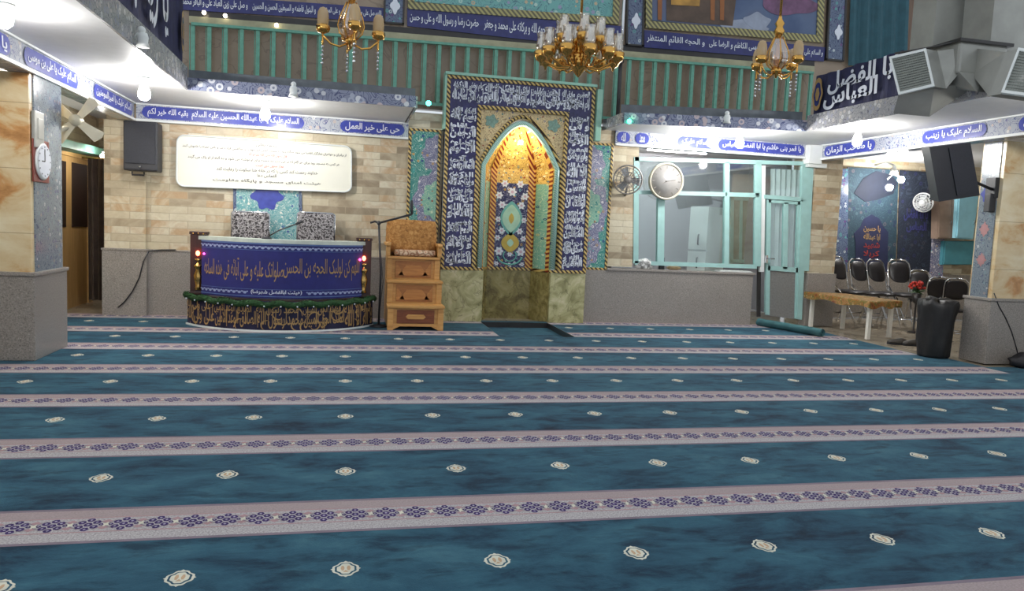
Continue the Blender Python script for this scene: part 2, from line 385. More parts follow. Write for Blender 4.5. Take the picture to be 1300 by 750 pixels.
# stone walls
b = B(); b.box((-3.07, W, .86), (1.36, W+.15, 2.95)); struct('wall_front', b, m_stone)
b = B(); b.box((3.5, W, .86), (4.33, W+.15, 2.95)); struct('wall_front_centre', b, m_stone)
b = B(); b.box((7.36, W, .86), (7.86, W+.15, 2.95)); struct('wall_front_right', b, m_stone)
b = B(); b.bbox((-3.07, W-.11, .87), (-2.57, W, 2.55), .006); struct('pillar_front', b, m_stone)
b = B(); b.box((-3.09, W-.14, 0), (-2.55, W-.0, .86)); b.bbox((-3.1, W-.15, .86), (-2.54, W, .885), .004); struct('trim_1', b, m_granite)
b = B(); b.box((-2.55, W-.035, 0), (1.345, W+.15, .86)); b.bbox((-2.54, W-.045, .86), (.83, W, .88), .004); struct('trim_2', b, m_granite)
b = B(); b.box((3.53, W-.05, 0), (6.37, W+.15, .80)); b.bbox((3.9, W-.07, .80), (6.4, W+.17, .835), .006); struct('trim_3', b, m_granite)
b = B(); b.box((7.37, W-.035, 0), (7.88, W+.15, .86)); struct('trim_4', b, m_granite)
# side and back walls
b = B(); b.box((-4.0, 3.5, 0), (-3.78, 13.2, 2.95)); struct('wall_left', b, m_stone_y)
b = B(); b.box((-3.78, 13.0, 0), (-2.6, 13.2, 2.95)); b.box((-3.07, W+.15, 0), (-2.97, 13.0, 2.95)); struct('wall_passage', b, m_stone)
b = B(); b.box((7.86, 12.1, .86), (13, 12.25, 2.95)); b.box((7.82, W+.15, 0), (7.9, 12.1, 2.95)); struct('wall_back_right', b, m_stone)
b = B(); b.box((7.9, 12.06, 0), (13, 12.25, .86)); struct('trim_5', b, m_granite)
b = B(); b.box((13, 4, 0), (13.1, 12.25, 2.95)); struct('wall_right', b, m_stone_y)
b = B(); b.box((4.0, 13.6, 0), (7.9, 13.7, 2.95)); b.box((3.95, W+.15, 0), (4.05, 13.6, 2.95)); b.box((7.75, 12.3, 0), (7.85, 13.6, 2.95)); struct('wall_office', b, plain('office_paint', rgb(158, 158, 164), .5, var=.03))
# gallery slabs (their undersides are the white soffits)
def poly_slab(name, pts, z0, z1, m):
    b = B(); b.prism([(x, y, z0) for x, y in pts], (0, 0, z1-z0)); return struct(name, b, m)
poly_slab('ceiling_left', [(-6, -1), (-1.79, -1), (-1.79, 9.28), (.78, 9.28), (.78, 10.98), (-2.9, 10.98), (-2.9, 13.2), (-6, 13.2)], ZL, ZL+.12, m_soffit)
poly_slab('ceiling_right', [(3.76, 10.98), (3.76, 10.0), (6.2, 9.43), (6.2, -1), (13.1, -1), (13.1, 13.7), (4.0, 13.7), (4.0, 10.98)], ZR, ZR+.1, m_soffit)
# gallery fascias
def fascia(name, a, c, z0, z1, m, t=.02):
    a, c = Vector((*a, 0)), Vector((*c, 0)); n = (c-a).cross(Vector((0, 0, 1))).normalized()*t
    b = B(); q = [a+Vector((0, 0, z0)), c+Vector((0, 0, z0)), c+Vector((0, 0, z1)), a+Vector((0, 0, z1))]
    b.hexa([p+n for p in q], q); return struct(name, b, m)
fascia('trim_6', (-1.79, 9.28), (.80, 9.28), ZL-.01, ZL+.125, m_fascia)
fascia('trim_7', (-1.79, -1), (-1.79, 9.26), ZL-.01, ZL+.235, m_fascia_y)
fascia('trim_8', (3.74, 10.02), (6.2, 9.43), ZR-.01, ZR+.14, m_fascia)
fascia('trim_9', (6.2, 9.41), (6.2, -1), ZR-.01, ZR+.20, m_fascia_y)
fascia('trim_10', (-1.79, 9.42), (.80, 9.42), ZL+.12, ZL+.235, m_kerb)
fascia('trim_11', (3.74, 10.16), (6.2, 9.57), ZR+.1, ZR+.27, m_kerb)
fascia('trim_12', (.80, 9.28), (.80, 10.86), ZL-.01, ZL+.125, m_fascia_y)
fascia('trim_13', (3.74, 10.86), (3.74, 10.04), ZR-.01, ZR+.14, m_fascia_y)
# upper wall behind the gallery rail
b = B(); b.box((-6, 11.0, 3.02), (13, 11.15, 7.0)); struct('wall_upper', b, m_stone_up)

# tiled beams with cartouches ------------------------------------------------
def cartouche(b, fn, u0, u1, v0, v1, mi=0, k=.28, asp=.06):
    pts = []
    n = 7
    for i in range(n): a = -PI/2+PI*i/(n-1); pts.append((u1-asp+asp*math.cos(a), (v0+v1)/2+(v1-v0)/2*math.sin(a)))
    for i in range(n): a = PI/2+PI*i/(n-1); pts.append((u0+asp+asp*math.cos(a), (v0+v1)/2+(v1-v0)/2*math.sin(a)))
    b.add([fn(u, v) for u, v in pts], [tuple(range(len(pts)))], mi)
def beam(name, a, c, z0, z1, body_m, carts, n, label):
    """a..c: bottom line ends (x, y); n: outward normal; carts: (u0, u1, writing)"""
    n = Vector(n); a = Vector((*a, z0)); c = Vector((*c, z0)); h = Vector((0, 0, z1-z0)); L = (c-a).length
    r = sthing(name, base_of([a, c]), label, 'beam')
    bb = B(); q = [a, c, c+h, a+h]; bb.hexa(q, [p-n*.18 for p in q]); obj('tile_facing', bb, body_m, r)
    t = B()
    for v0, v1, pr in ((0, .13, .03), (.93, 1.0, .03)):
        qq = [a+h*v0+n*pr, c+h*v0+n*pr, c+h*v1+n*pr, a+h*v1+n*pr]; t.hexa(qq, [p-n*pr for p in qq])
    obj('moulding', t, m_white, r)
    fn = lambda u, v: a+(c-a)*u+h*v+n*.008
    fl = lambda u, v: a+(c-a)*u+h*v+n*.013
    for u0, u1, s in carts:
        cb = B(); cartouche(cb, fn, u0, u1, .2, .88, asp=.08/L)
        co = obj('cartouche', cb, m_cobalt, r)
        lb = B(); du = .07/L
        write(lb, s, fl, u0+du, u1-du, .28, .80, .02)
        obj('lettering', lb, m_letter, co)
    return r
beam('beam_front', (-2.70, W-.04), (.84, W-.04), 2.555, ZL, m_frieze, [(.02, .60, 'السلام علیک یا ابا عبدالله الحسین علیه السلام  بقیه الله خیر لکم'), (.735, .985, 'حی علی خیر العمل')], (0, -1, 0),
     'tiled beam with two blue cartouches above the white notice board')
beam('beam_front_right', (3.93, W-.04), (7.16, W-.04), 2.68, ZR+.015, m_frieze, [(.005, .07, 'الله'), (.095, .165, 'محمد'), (.31, .50, 'السلام علیک'), (.52, .985, 'یا قمر بنی هاشم یا ابا الفضل العباس')], (0, -1, 0),
     'tiled beam with blue cartouches above the glazed office front')
beam('beam_left', (-2.72, 3.0), (-2.72, 10.82), 2.55, ZL, m_frieze_y, [(.12, .30, 'السلام علیک یا رسول الله'), (.36, .52, 'یا فاطمه الزهرا'), (.555, .725, 'السلام علیک یا علی بن موسی'), (.79, .985, 'السلام علیک یا امیرالمومنین')], (1, 0, 0),
     'tiled beam with blue cartouches over the left aisle pillar')
beam('beam_right', (7.36, 10.82), (7.36, 3.0), 2.665, ZR, m_frieze_y, [(.02, .17, 'یا صاحب الزمان'), (.285, .415, 'السلام علیک یا زینب'), (.47, .62, 'السلام علیک یا حسن')], (-1, 0, 0),
     'tiled beam with blue cartouches over the right aisle pillar')
b = B(); b.bbox((7.13, W-.16, 2.60), (7.36, W+.02, 2.895), .008); b.bbox((7.16, W-.1, 2.55), (7.5, W-.02, 2.62), .006); struct('trim_14', b, m_white)

# pillars ---------------------------------------------------------------------
def pillar(name, x0, x1, y0, y1, ztop, side, label):
    r = sthing(name, ((x0+x1)/2, (y0+y1)/2, 0), label, 'pillar')
    s = .03
    b = B(); b.bbox((x0+s, y0+s, .79), (x1-s, y1-s, ztop), .008); obj('marble_shaft', b, m_pillar, r)
    b = B(); b.bbox((x0, y0, 0), (x1, y1, .765), .008); obj('granite_plinth', b, m_granite, r)
    b = B(); b.bbox((x0-.015, y0-.015, .765), (x1+.015, y1+.015, .80), .008); obj('ledge', b, m_granite, r)
    xs = x1-s if side > 0 else x0+s
    b = B(); b.box((xs, y0+.09, .80), (xs+side*.012, y1-.06, ztop)); obj('tile_strip', b, m_pil_side, r)
    # painted medallions down the strip
    t = B(); xm = xs+side*.016; yc = (y0+y1)/2+.02
    for zc, h, w in ((2.05, .34, .22), (1.62, .2, .16), (1.25, .18, .16)):
        if side < 0:
            pts = []
            for i in range(16):
                a = 2*PI*i/16; k = 1 if i % 4 == 0 else .66 if i % 2 else .78
                pts.append((xm, yc+w*.5*math.sin(a)*k, zc+h*.5*math.cos(a)*k))
            t.add(pts, [tuple(range(16))], 0 if zc > 2 else 1)
    if t.v: obj('medallions', t, [m_cobalt, plain('dusty_red_glaze', rgb(170, 128, 128), .25)], r)
    return r
pillar('pillar_left', -3.55, -2.70, 7.46, 8.27, 2.55, 1, 'left aisle pillar of orange onyx on a grey granite plinth')
pillar('pillar_right', 7.57, 8.5, 7.48, 7.88, 2.665, -1, 'right aisle pillar of cream onyx with a blue tiled side')

# ================================================================== CARPET
m_pile = None
t = NT('teal_pile'); p = t.pos('xy'); mp = t.node('ShaderNodeMapping', i_Vector=p); mp.inputs['Scale'].default_value = (1.0, 1.9, 1)
n = t.noise(mp.outputs[0], 2.0, 10, .70, .35); n2 = t.noise(p, 160, 2); n3 = t.noise(p, .5, 3)
rowf = t.math('SINE', t.math('MULTIPLY', t.math('FLOOR', t.math('MULTIPLY', t.math('SUBTRACT', t.node('ShaderNodeSeparateXYZ', i_0=p).outputs[1], 2.345), .84)), 2.3))
v = t.math('ADD', t.math('MULTIPLY', n, .86), t.math('SUBTRACT', t.math('ADD', t.math('MULTIPLY', n3, .30), t.math('MULTIPLY', rowf, .018)), .05))
c = t.ramp(v, [(.36, rgb(15, 31, 46)), (.43, rgb(27, 58, 76)), (.49, rgb(38, 77, 95)), (.57, rgb(47, 90, 107)), (.70, rgb(66, 108, 122))])
ms = t.node('ShaderNodeMapping', i_Vector=p); ms.inputs['Scale'].default_value = (1.0, 2.6, 1); ms.inputs['Rotation'].default_value = (0, 0, .25)
st = t.noise(ms.outputs[0], 3.6, 6, .62, .4)
c = t.mix(t.ramp(st, [(.52, (0, 0, 0, 1)), (.66, (.75, .75, .75, 1))]), c, rgb(18, 39, 56))
c = t.mix(t.math('MULTIPLY', n2, .25), c, rgb(24, 54, 80))
t.bump(n2, .5, .004); m_pile = t.fin(c, .95, spec=.1); t.b.inputs['Sheen Weight'].default_value = .05
t = NT('stripe_ground'); p = t.pos('xy'); c = t.ramp(t.noise(p, 120, 2), [(.35, rgb(146, 140, 142)), (.65, rgb(190, 186, 186))]); m_sg = t.fin(c, .95, spec=.1)
m_s_edge = plain('stripe_edge', rgb(128, 116, 126), .95, spec=.1); m_s_pink = plain('stripe_pink', rgb(168, 138, 142), .95, spec=.1)
m_s_purple = plain('stripe_purple', rgb(66, 52, 98), .95, spec=.1); m_s_cream = plain('motif_cream', rgb(208, 206, 190), .95, spec=.1)
m_s_lav = plain('motif_lavender', rgb(176, 170, 186), .95, spec=.1); m_s_tan = plain('motif_tan', rgb(190, 160, 130), .95, spec=.1)
b = B(); E = .0
def cp(x0, x1, y0, y1, hole=None): sheet(b, x0, x1, y0, y1, -.012, 0, hole)
cp(-3.77, 7.2, 8.05, 10.82, PIT); cp(-3.77, 7.4, 7.3, 8.05); cp(-3.77, 10, 1.0, 7.3)
b.box((PIT[0]+.01, PIT[2]+.01, -.085), (PIT[1]-.01, 10.64, -.075))
def flat(pts, z, mi): b.add([(x, y, z) for x, y in pts], [tuple(range(len(pts)))], mi)
def inpit(x, y): return PIT[0]-.05 < x < PIT[1]+.05 and PIT[2]-.05 < y < PIT[3]+.05
edge_x = lambda y: 7.18 if y > 8.05 else 7.36 if y > 7.3 else 9.9
for i in range(8):
    y = 2.345+1.19*i; x1 = edge_x(y+.2)
    segs = [(-3.77, x1)] if not (PIT[2]-.2 < y < PIT[3]+.1) else [(-3.77, PIT[0]), (PIT[1], x1)]
    for a, c in segs:
        flat([(a, y-.185), (c, y-.185), (c, y+.185), (a, y+.185)], .0006, 1)
        flat([(a, y-.2), (c, y-.2), (c, y-.175), (a, y-.175)], .0010, 2); flat([(a, y+.175), (c, y+.175), (c, y+.2), (a, y+.2)], .0010, 2)
        flat([(a, y-.085), (c, y-.085), (c, y-.075), (a, y-.075)], .0010, 3); flat([(a, y+.075), (c, y+.075), (c, y+.085), (a, y+.085)], .0010, 3)
        flat([(a, y+.085), (c, y+.085), (c, y+.175), (a, y+.175)], .0009, 7)
        k = 0; x = a+.08
        while x < c-.06:
            # flower cluster with leaf points, then a cream knot
            for dx, dy, r in ((0, 0, .019), (-.030, .026, .018), (.030, .026, .018), (-.030, -.026, .018), (.030, -.026, .018), (0, .052, .018), (0, -.052, .018), (-.053, 0, .012), (.053, 0, .012)):
                flat([(x+dx+r*math.cos(q*PI/3), y+dy+r*1.15*math.sin(q*PI/3)) for q in range(6)], .0014, 4)
                flat([(x+dx+r*.40*math.cos(q*PI/2), y+dy+r*.40*math.sin(q*PI/2)) for q in range(4)], .0018, 8)
            for sx in (-1, 1): flat([(x+sx*.054, y+.009), (x+sx*.070, y), (x+sx*.054, y-.009)], .0014, 4)
            for sx in (-1, 1):
                for sy in (-1, 1): flat([(x+sx*.030, y+sy*.052), (x+sx*.072, y+sy*.020), (x+sx*.072, y+sy*.012), (x+sx*.030, y+sy*.046)], .0011, 2)
            for sy in (-1, 1): flat([(x+.07-.022, y+sy*.036), (x+.07, y+sy*.056), (x+.07+.022, y+sy*.036), (x+.07, y+sy*.016)], .0014, 3)
            flat([(x+.0725+(.017 if q % 2 else .008)*math.cos(q*PI/4+.39), y+(.03 if q % 2 else .013)*math.sin(q*PI/4+.39)) for q in range(8)], .0016, 5)
            x += .145
for i in range(7):
    y = 2.966+1.2*i
    for k in range(-6, 17):
        x = .035+.6223*k
        if x > edge_x(y+.1)-.08 or (y > 9 and inpit(x, y)): continue
        def blob(rx, ry, lob, z, mi, n=24, ph=0, dx=0, dy=0): flat([(x+dx+rx*(1+lob*math.cos(6*(2*PI*q/n)+ph))*math.cos(2*PI*q/n), y+dy+ry*(1+lob*math.cos(6*(2*PI*q/n)+ph))*math.sin(2*PI*q/n)) for q in range(n)], z, mi)
        b4 = lambda rx, ry, z, mi, k=.13: flat([(x+rx*(1+k*math.cos(4*q_)-.05*math.cos(8*q_))*math.cos(q_), y+ry*(1+k*math.cos(4*q_)-.05*math.cos(8*q_))*math.sin(q_)) for q_ in [2*PI*q/40 for q in range(40)]], z, mi)
        b4(.052, .062, .0008, 5, .05); b4(.043, .051, .0013, 0, .03); b4(.034, .044, .0017, 5, .06)
        for tx, ty in ((0, .062), (0, -.062), (.052, 0), (-.052, 0)): flat([(x+tx*1.16, y+ty*1.16), (x+tx*.92-ty*.22, y+ty*.92+tx*.22), (x+tx*.92+ty*.22, y+ty*.92-tx*.22)], .0010, 5)
        for dx in (-.012, .012): flat([(x+dx+.008*math.cos(q*PI/3), y+.004+.024*math.sin(q*PI/3)) for q in range(6)], .0021, 6)
        flat([(x-.012, y-.03), (x+.012, y-.03), (x, y-.012)], .0021, 6)
cpo = obj('prayer_carpet', b, [m_pile, m_sg, m_s_edge, m_s_pink, m_s_purple, m_s_cream, m_s_tan, plain('stripe_rose_band', rgb(160, 146, 146), .95, var=.16, scale=120, spec=.1), m_s_lav])
tag(cpo, 'teal wall to wall prayer carpet with pale floral stripes and small cream medallions', 'carpet')
# sunken prayer spot: dark lining in front of the niche
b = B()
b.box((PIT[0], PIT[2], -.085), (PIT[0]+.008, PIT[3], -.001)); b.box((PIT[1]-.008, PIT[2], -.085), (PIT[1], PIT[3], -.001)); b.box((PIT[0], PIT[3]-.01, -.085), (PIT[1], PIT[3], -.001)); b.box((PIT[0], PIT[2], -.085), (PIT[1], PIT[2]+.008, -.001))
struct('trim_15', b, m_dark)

# ================================================================== PRAYER NICHE
MY = 10.67; MC = 2.46
mh = thing('prayer_niche', (MC, MY, 0), 'tall tiled prayer niche with white calligraphy border and golden pointed arch', 'prayer niche')
def P(x, z, y=MY): return Vector((x, y, z))
xo0, xo1, zo0, zo1 = 1.345, 3.52, .745, 3.47
xi0, xi1, zi = 1.79, 3.135, 3.09
def frame(b, x0, x1, z0, z1, w, y, d, bottom=True, mi=0):
    b.bbox((x0, y-d, z0), (x0+w, y+.02, z1), .008, mi); b.bbox((x1-w, y-d, z0), (x1, y+.02, z1), .008, mi)
    b.bbox((x0+w, y-d, z1-w), (x1-w, y+.02, z1), .008, mi)
    if bottom: b.bbox((x0+w, y-d, z0), (x1-w, y+.02, z0+w), .008, mi)
b = B(); frame(b, xo0, xo1, zo0, zo1, .05, MY, .015, False); b.bbox((xo0, MY-.012, zo0), (xi0+.1, MY+.02, zo0+.045), .006); b.bbox((xi1-.1, MY-.012, zo0), (xo1, MY+.02, zo0+.045), .006)
obj('outer_rope_border', b, m_rope, mh)
b = B(); b.box((xo0+.05, MY, zo0+.04), (xi0, MY+.2, zo1-.05)); b.box((xi1, MY, zo0+.04), (xo1-.05, MY+.2, zo1-.05)); b.box((xi0, MY, zi), (xi1, MY+.2, zo1-.05))
ins = obj('inscription_border', b, m_inscr, mh)
b = B(); fy = MY-.004
words = ['بسم الله', 'الرحمن', 'الرحیم', 'انما یعمر', 'مساجد الله', 'من آمن', 'بالله و', 'الیوم الآخر', 'و اقام', 'الصلوه', 'و آتی', 'الزکوه', 'ولم یخش', 'الا الله', 'فعسی', 'اولئک ان', 'یکونوا من', 'المهتدین', 'صدق الله', 'العظیم']
def cellfn(x0, x1, z0, z1): return lambda u, v: Vector((x0+(x1-x0)*u, fy, z0+(z1-z0)*v))
k = 0
for (x0, x1) in ((xo0+.065, xi0-.012), (xi1+.012, xo1-.065)):
    zz = 3.05; 
    while zz > .9:
        h = .225; f = cellfn(x0, x1, zz-h+.004, zz-.004)
        write(b, words[k % 20], f, .0, 1, .0, .68, .045); write(b, words[(k+7) % 20], f, .03, .97, .55, 1.0, .034)
        curls(b, f, 6, .3, k, .62, .12); strokes(b, f, 4, k, (.5, .8), .013)
        zz -= h; k += 1
f = cellfn(xo0+.07, xo1-.07, zi+.02, zo1-.07)
for j in range(9):
    write(b, words[(j+4) % 20], f, j/9+.004, (j+1)/9-.004, .0, .62, .045); write(b, words[(j+11) % 20], f, j/9+.01, (j+1)/9-.006, .56, 1.0, .034)
curls(b, f, 34, .3, 99, .17, .12); strokes(b, f, 26, 5, (.5, .8), .0022)
obj('calligraphy', b, m_letter, ins)
b = B(); frame(b, xi0, xi1, zo0+.04, zi, .055, MY, .02, False); obj('inner_rope_border', b, m_rope, mh)
# arch
AW, ZS, ZA = .585, 2.26, 2.93
def arch(w=AW, za=ZA, n=26, z0=.79):
    L = [(-w, z0), (-w, ZS)]
    for i in range(1, n+1):
        s = 1-(1-i/n)**1.6; L.append((-w*(1-s)**.56, ZS+(za-ZS)*s))
    return L
def arch_full(w=AW, za=ZA, n=26, z0=.79): L = arch(w, za, n, z0); return L+[(-x, z) for x, z in reversed(L[:-1])]
# spandrel with arch opening
b = B(); L = arch(); SY = MY+.02; top = zi-.05; hw = (xi1-xi0)/2-.05
for sgn in (-1, 1):
    pts = [(MC+sgn*abs(x), z) for x, z in L]; ox = MC+sgn*hw
    vs = []; n = len(pts)
    for x, z in pts: vs += [(x, SY, z), (ox, SY, min(z, top))]
    fs = [(2*i, 2*i+1, 2*i+3, 2*i+2) for i in range(n-1)]
    vs += [(ox, SY, top), (MC, SY, top)]; fs.append((2*(n-1), 2*(n-1)+1, 2*n, 2*n+1)); b.add(vs, fs)
    bv = [Vector(v)+Vector((0, .05, 0)) for v in vs]; b.add(bv, [tuple(reversed(f)) for f in fs])
sp = obj('spandrel', b, m_yellow_floral, mh)
m_rosette = plain('green_glaze', rgb(116, 146, 132), .2, var=.3, scale=40)
for sgn in (-1, 1):
    b = B(); c0 = (MC+sgn*.46, 2.88)
    b.prism([(c0[0]+.085*(1+.18*math.cos(5*a))*math.cos(a), SY-.002, c0[1]+.085*(1+.18*math.cos(5*a))*math.sin(a)) for a in [2*PI*i/30 for i in range(30)]], (0, -.006, 0)); obj('rosette', b, m_rosette, sp)
b = B(); b.tube([(MC+x, MY+.012, z) for x, z in arch_full(AW+.028, ZA+.045)], .026, 8); obj('arch_rope', b, m_rope, mh)
m_ribbed = rope('ribbed_turquoise', rgb(132, 178, 168), rgb(182, 210, 196), 60)
b = B(); b.tube([(MC+x, MY+.03, z) for x, z in arch_full(AW-.035, ZA-.05)], .040, 12); obj('twisted_column', b, m_ribbed, mh)
# niche facets and hood
ND = .52; HZ = 2.05; plan = [(-.53, .05), (-.34, ND), (.34, ND), (.53, .05)]
def hood_scale(z):
    if z <= ZS: return 1
    s = (z-ZS)/(ZA-.05-ZS); return max(.0, (1-s))**.56
def niche_pt(i, t, z):
    """point on facet i at fraction t and height z"""
    k = hood_scale(z); (x0, y0), (x1, y1) = plan[i], plan[i+1]
    x = (x0+(x1-x0)*t)*k; y = (y0+(y1-y0)*t); y = .05+(y-.05)*(k**.8)
    return Vector((MC+x, MY+y, z))
zs_up = [HZ]+[ZS+(ZA-.05-ZS)*(1-(1-j/12)**1.6) for j in range(13)]
def facet(b, i, zs, t0=0, t1=1, off=0.0, nt=2, mi=0):
    n = Vector((0, -1, 0)) if i == 1 else Vector((1, -.4, 0)).normalized() if i == 0 else Vector((-1, -.4, 0)).normalized()
    vs = [niche_pt(i, t0+(t1-t0)*q/nt, z)+n*off for z in zs for q in range(nt+1)]
    b.add(vs, [(r*(nt+1)+q, r*(nt+1)+q+1, (r+1)*(nt+1)+q+1, (r+1)*(nt+1)+q) for r in range(len(zs)-1) for q in range(nt)], mi)
low = [.745, 1.2, 1.65, HZ]
b = B(); facet(b, 1, low); back = obj('back_panel', b, m_navy_floral, mh)
for i in (0, 2):
    b = B(); facet(b, i, low); obj('side_panel', b, m_turq_floral, mh)
b = B()
for i in (0, 1, 2): facet(b, i, zs_up, nt=3)
obj('hood', b, m_gold_floral, mh)
b = B()
for i, t0, t1 in ((1, 0, .14), (1, .86, 1), (0, .08, .26), (2, .74, .92), (0, .9, 1), (2, 0, .1)): facet(b, i, low+zs_up[1:-2], t0, t1, .008, 1)
obj('rope_bands', b, m_rope_red, mh)
# motifs on the back panel
BY = MY+ND-.006
def drop(b, cx, cz, w, h, mi, y, n=28, p=1.35):
    pts = []
    for i in range(n):
        a = 2*PI*i/n; c, s = math.cos(a), math.sin(a); pts.append((MC+cx+w*c*(1-.55*abs(s)**2.2), y, cz+h*s))
    b.prism(pts, (0, -.003, 0), mi)
mg = [m_turq, plain('pale_green_glaze', rgb(176, 214, 190), .2), plain('ochre_glaze', rgb(196, 168, 70), .2), m_letter, plain('rose_glaze', rgb(206, 176, 196), .2), m_navy]
b = B(); drop(b, 0, 1.52, .17, .26, 0, BY); drop(b, 0, 1.52, .14, .21, 1, BY-.004); drop(b, 0, 1.52, .04, .08, 2, BY-.008)
drop(b, 0, 1.15, .14, .15, 2, BY); drop(b, 0, 1.15, .05, .06, 1, BY-.004)
for cx, cz, r in [(-.17, 1.02, .06), (.17, 1.02, .06), (-.2, 1.22, .04), (.2, 1.22, .04), (-.14, 1.33, .045), (.14, 1.33, .045), (-.2, 1.5, .04), (.2, 1.5, .04), (-.15, 1.72, .05), (.15, 1.72, .05), (0, 1.34, .045), (-.2, 1.86, .05), (.2, 1.86, .05), (0, 1.92, .06), (-.12, 2.04, .05), (.12, 2.04, .05), (0, .98, .035), (-.2, .83, .03), (.2, .83, .03), (0, .82, .025)]:
    b.prism([(MC+cx+r*(1+.25*math.cos(6*a))*math.cos(a), BY, cz+r*(1+.25*math.cos(6*a))*math.sin(a)) for a in [2*PI*i/24 for i in range(24)]], (0, -.003, 0), 3)
    b.prism([(MC+cx+r*.4*math.cos(a), BY-.003, cz+r*.4*math.sin(a)) for a in [2*PI*i/8 for i in range(8)]], (0, -.003, 0), 4)
for s in (-1, 1):
    b.tube([(MC+s*(.19*math.sin(q)), BY-.004, .98-.13*math.cos(q)-.03) for q in [i*PI/2.1/8 for i in range(9)]], .014, 6, 0)
    b.tube([(MC+s*(.10*math.sin(q)), BY-.004, .96-.09*math.cos(q)) for q in [i*PI/1.4/8 for i in range(9)]], .010, 6, 0)
obj('floral_medallions', b, mg, back)
# marble foot
b = B(); b.box((xo0, MY, 0), (1.97, MY+.2, zo0)); obj('marble_foot', b, m_onyx, mh); b = B(); b.box((2.98, MY, 0), (xo1, MY+.2, zo0)); obj('marble_foot', b, m_onyx, mh)
b = B()
for (x0, y0), (x1, y1) in zip(plan, plan[1:]):
    b.add([(MC+x0, MY+y0, -.085), (MC+x1, MY+y1, -.085), (MC+x1, MY+y1, .745), (MC+x0, MY+y0, .745)], [(0, 1, 2, 3)])
obj('marble_recess', b, m_onyx_dk, mh)
b = B(); b.bbox((xi0+.05, MY+.005, .74), (MC-.5, MY+.03, .785), .004); b.bbox((MC+.5, MY+.005, .74), (xi1-.05, MY+.03, .785), .004)
for (x0, y0), (x1, y1) in zip(plan, plan[1:]):
    b.hexa([(MC+x0, MY+y0-.02, .735), (MC+x1, MY+y1-.02, .735), (MC+x1, MY+y1-.02, .78), (MC+x0, MY+y0-.02, .78)], [(MC+x0, MY+y0, .735), (MC+x1, MY+y1, .735), (MC+x1, MY+y1, .78), (MC+x0, MY+y0, .78)])
obj('foot_rope', b, m_rope, mh)
b = B(); b.bbox((xo0-.03, MY-.03, zo1), (xo1+.02, MY+.17, zo1+.04), .006); b.bbox((xo0-.03, MY-.01, 2.72), (xo0, MY+.2, zo1), .006); obj('green_edging', b, m_rail_lt, mh)
b = B(); b.box((xo0, MY+.15, 2.94), (xo1, MY+.17, zo1)); b.box((xo0, MY+.2, .745), (xo0+.3, MY+.3, 2.94)); b.box((xo1-.3, MY+.2, .745), (xo1, MY+.3, 2.94)); obj('backing', b, m_white, mh)
b = B(); b.bbox((xo1+.02, MY-.06, 2.70), (xo1+.10, MY+.05, 3.44), .006); struct('trim_16', b, m_rail_lt)
# flanking tile panels
def tile_panel(x0, x1, z0, z1, y, label, flip):
    r = thing('floral_tilework', ((x0+x1)/2, y, z0), label, 'tile panel', 'teal tile panels flanking the niche')
    b = B(); b.box((x0, y-.015, z0), (x1, y+.015, z1)); obj('tile_field', b, m_teal_floral, r)
    b = B(); b.bbox((x0-.01, y-.025, z0), (x0+.03, y, z1), .005); b.bbox((x1-.03, y-.025, z0), (x1+.01, y, z1), .005); b.bbox((x0+.03, y-.025, z0), (x1-.03, y, z0+.035), .005); b.bbox((x0+.03, y-.025, z1-.035), (x1-.03, y, z1), .005); obj('rope_border', b, m_rope, r)
    b = B(); xc = x1 if flip else x0
    seen = []
    for zc, h, w, mi in ((1.15, .3, .2, 0), (1.72, .42, .3, 0), (1.72, .26, .19, 1), (2.38, .26, .2, 0)):
        pts = []; seen.append(zc)
        for i in range(32):
            a = 2*PI*i/32; x = xc-(1 if flip else -1)*.05+w*math.cos(a)*(1+.1*math.cos(8*a)); z = zc+h*math.sin(a)*(1+.1*math.cos(8*a))
            pts.append((min(x1-.035, max(x0+.035, x)), y-.016-.0012*len(seen)-.004*mi, z))
        b.add(pts+[(min(x1-.035, max(x0+.035, xc-(1 if flip else -1)*.05)), pts[0][1], zc)], [(i, (i+1) % 32, 32) for i in range(32)], mi)
    obj('medallion', b, [m_purple_floral, m_turq_floral], r)
tile_panel(.86, 1.30, .83, 2.72, W-.02, 'tall teal floral tile panel beside the wooden pulpit', True)
tile_panel(3.53, 3.90, .80, 2.70, W-.02, 'tall teal floral tile panel beside the stone strip and office window', False)
# square tile picture above the podium
r = thing('pendant_tilework', (-1.05, W, .95), 'pale teal tile panel with dark blue lobed pendant above the podium', 'tile panel')
b = B(); slabq(b, [(297, 240), (382, 241), (383, 310), (297, 308)], W, .02); obj('tile_field', b, floral('pale_teal_tile', rgb(112, 166, 168), rgb(206, 220, 214), [rgb(226, 226, 214), rgb(70, 90, 150), rgb(90, 140, 150)], 'xz', 14), r)
b = B(); pts = []
cpx, cpz = at(339, 248, Y=W-.03).x, at(339, 250, Y=W-.03).z
for i in range(32):
    a = 2*PI*i/32; pts.append((cpx+.2*math.cos(a)*(1+.12*math.cos(6*a))*(1 if math.sin(a) > -.3 else .8), W-.022, cpz+.17*math.sin(a)*(1+.14*math.cos(6*a))))
b.prism(pts, (0, -.004, 0)); obj('pendant', b, m_cobalt, r)
b = B(); slabq(b, [(296, 239), (300, 239), (300, 310), (296, 309)], W, .026); slabq(b, [(379, 241), (383, 241), (384, 311), (380, 311)], W, .026); obj('border', b, m_pilaster, r)
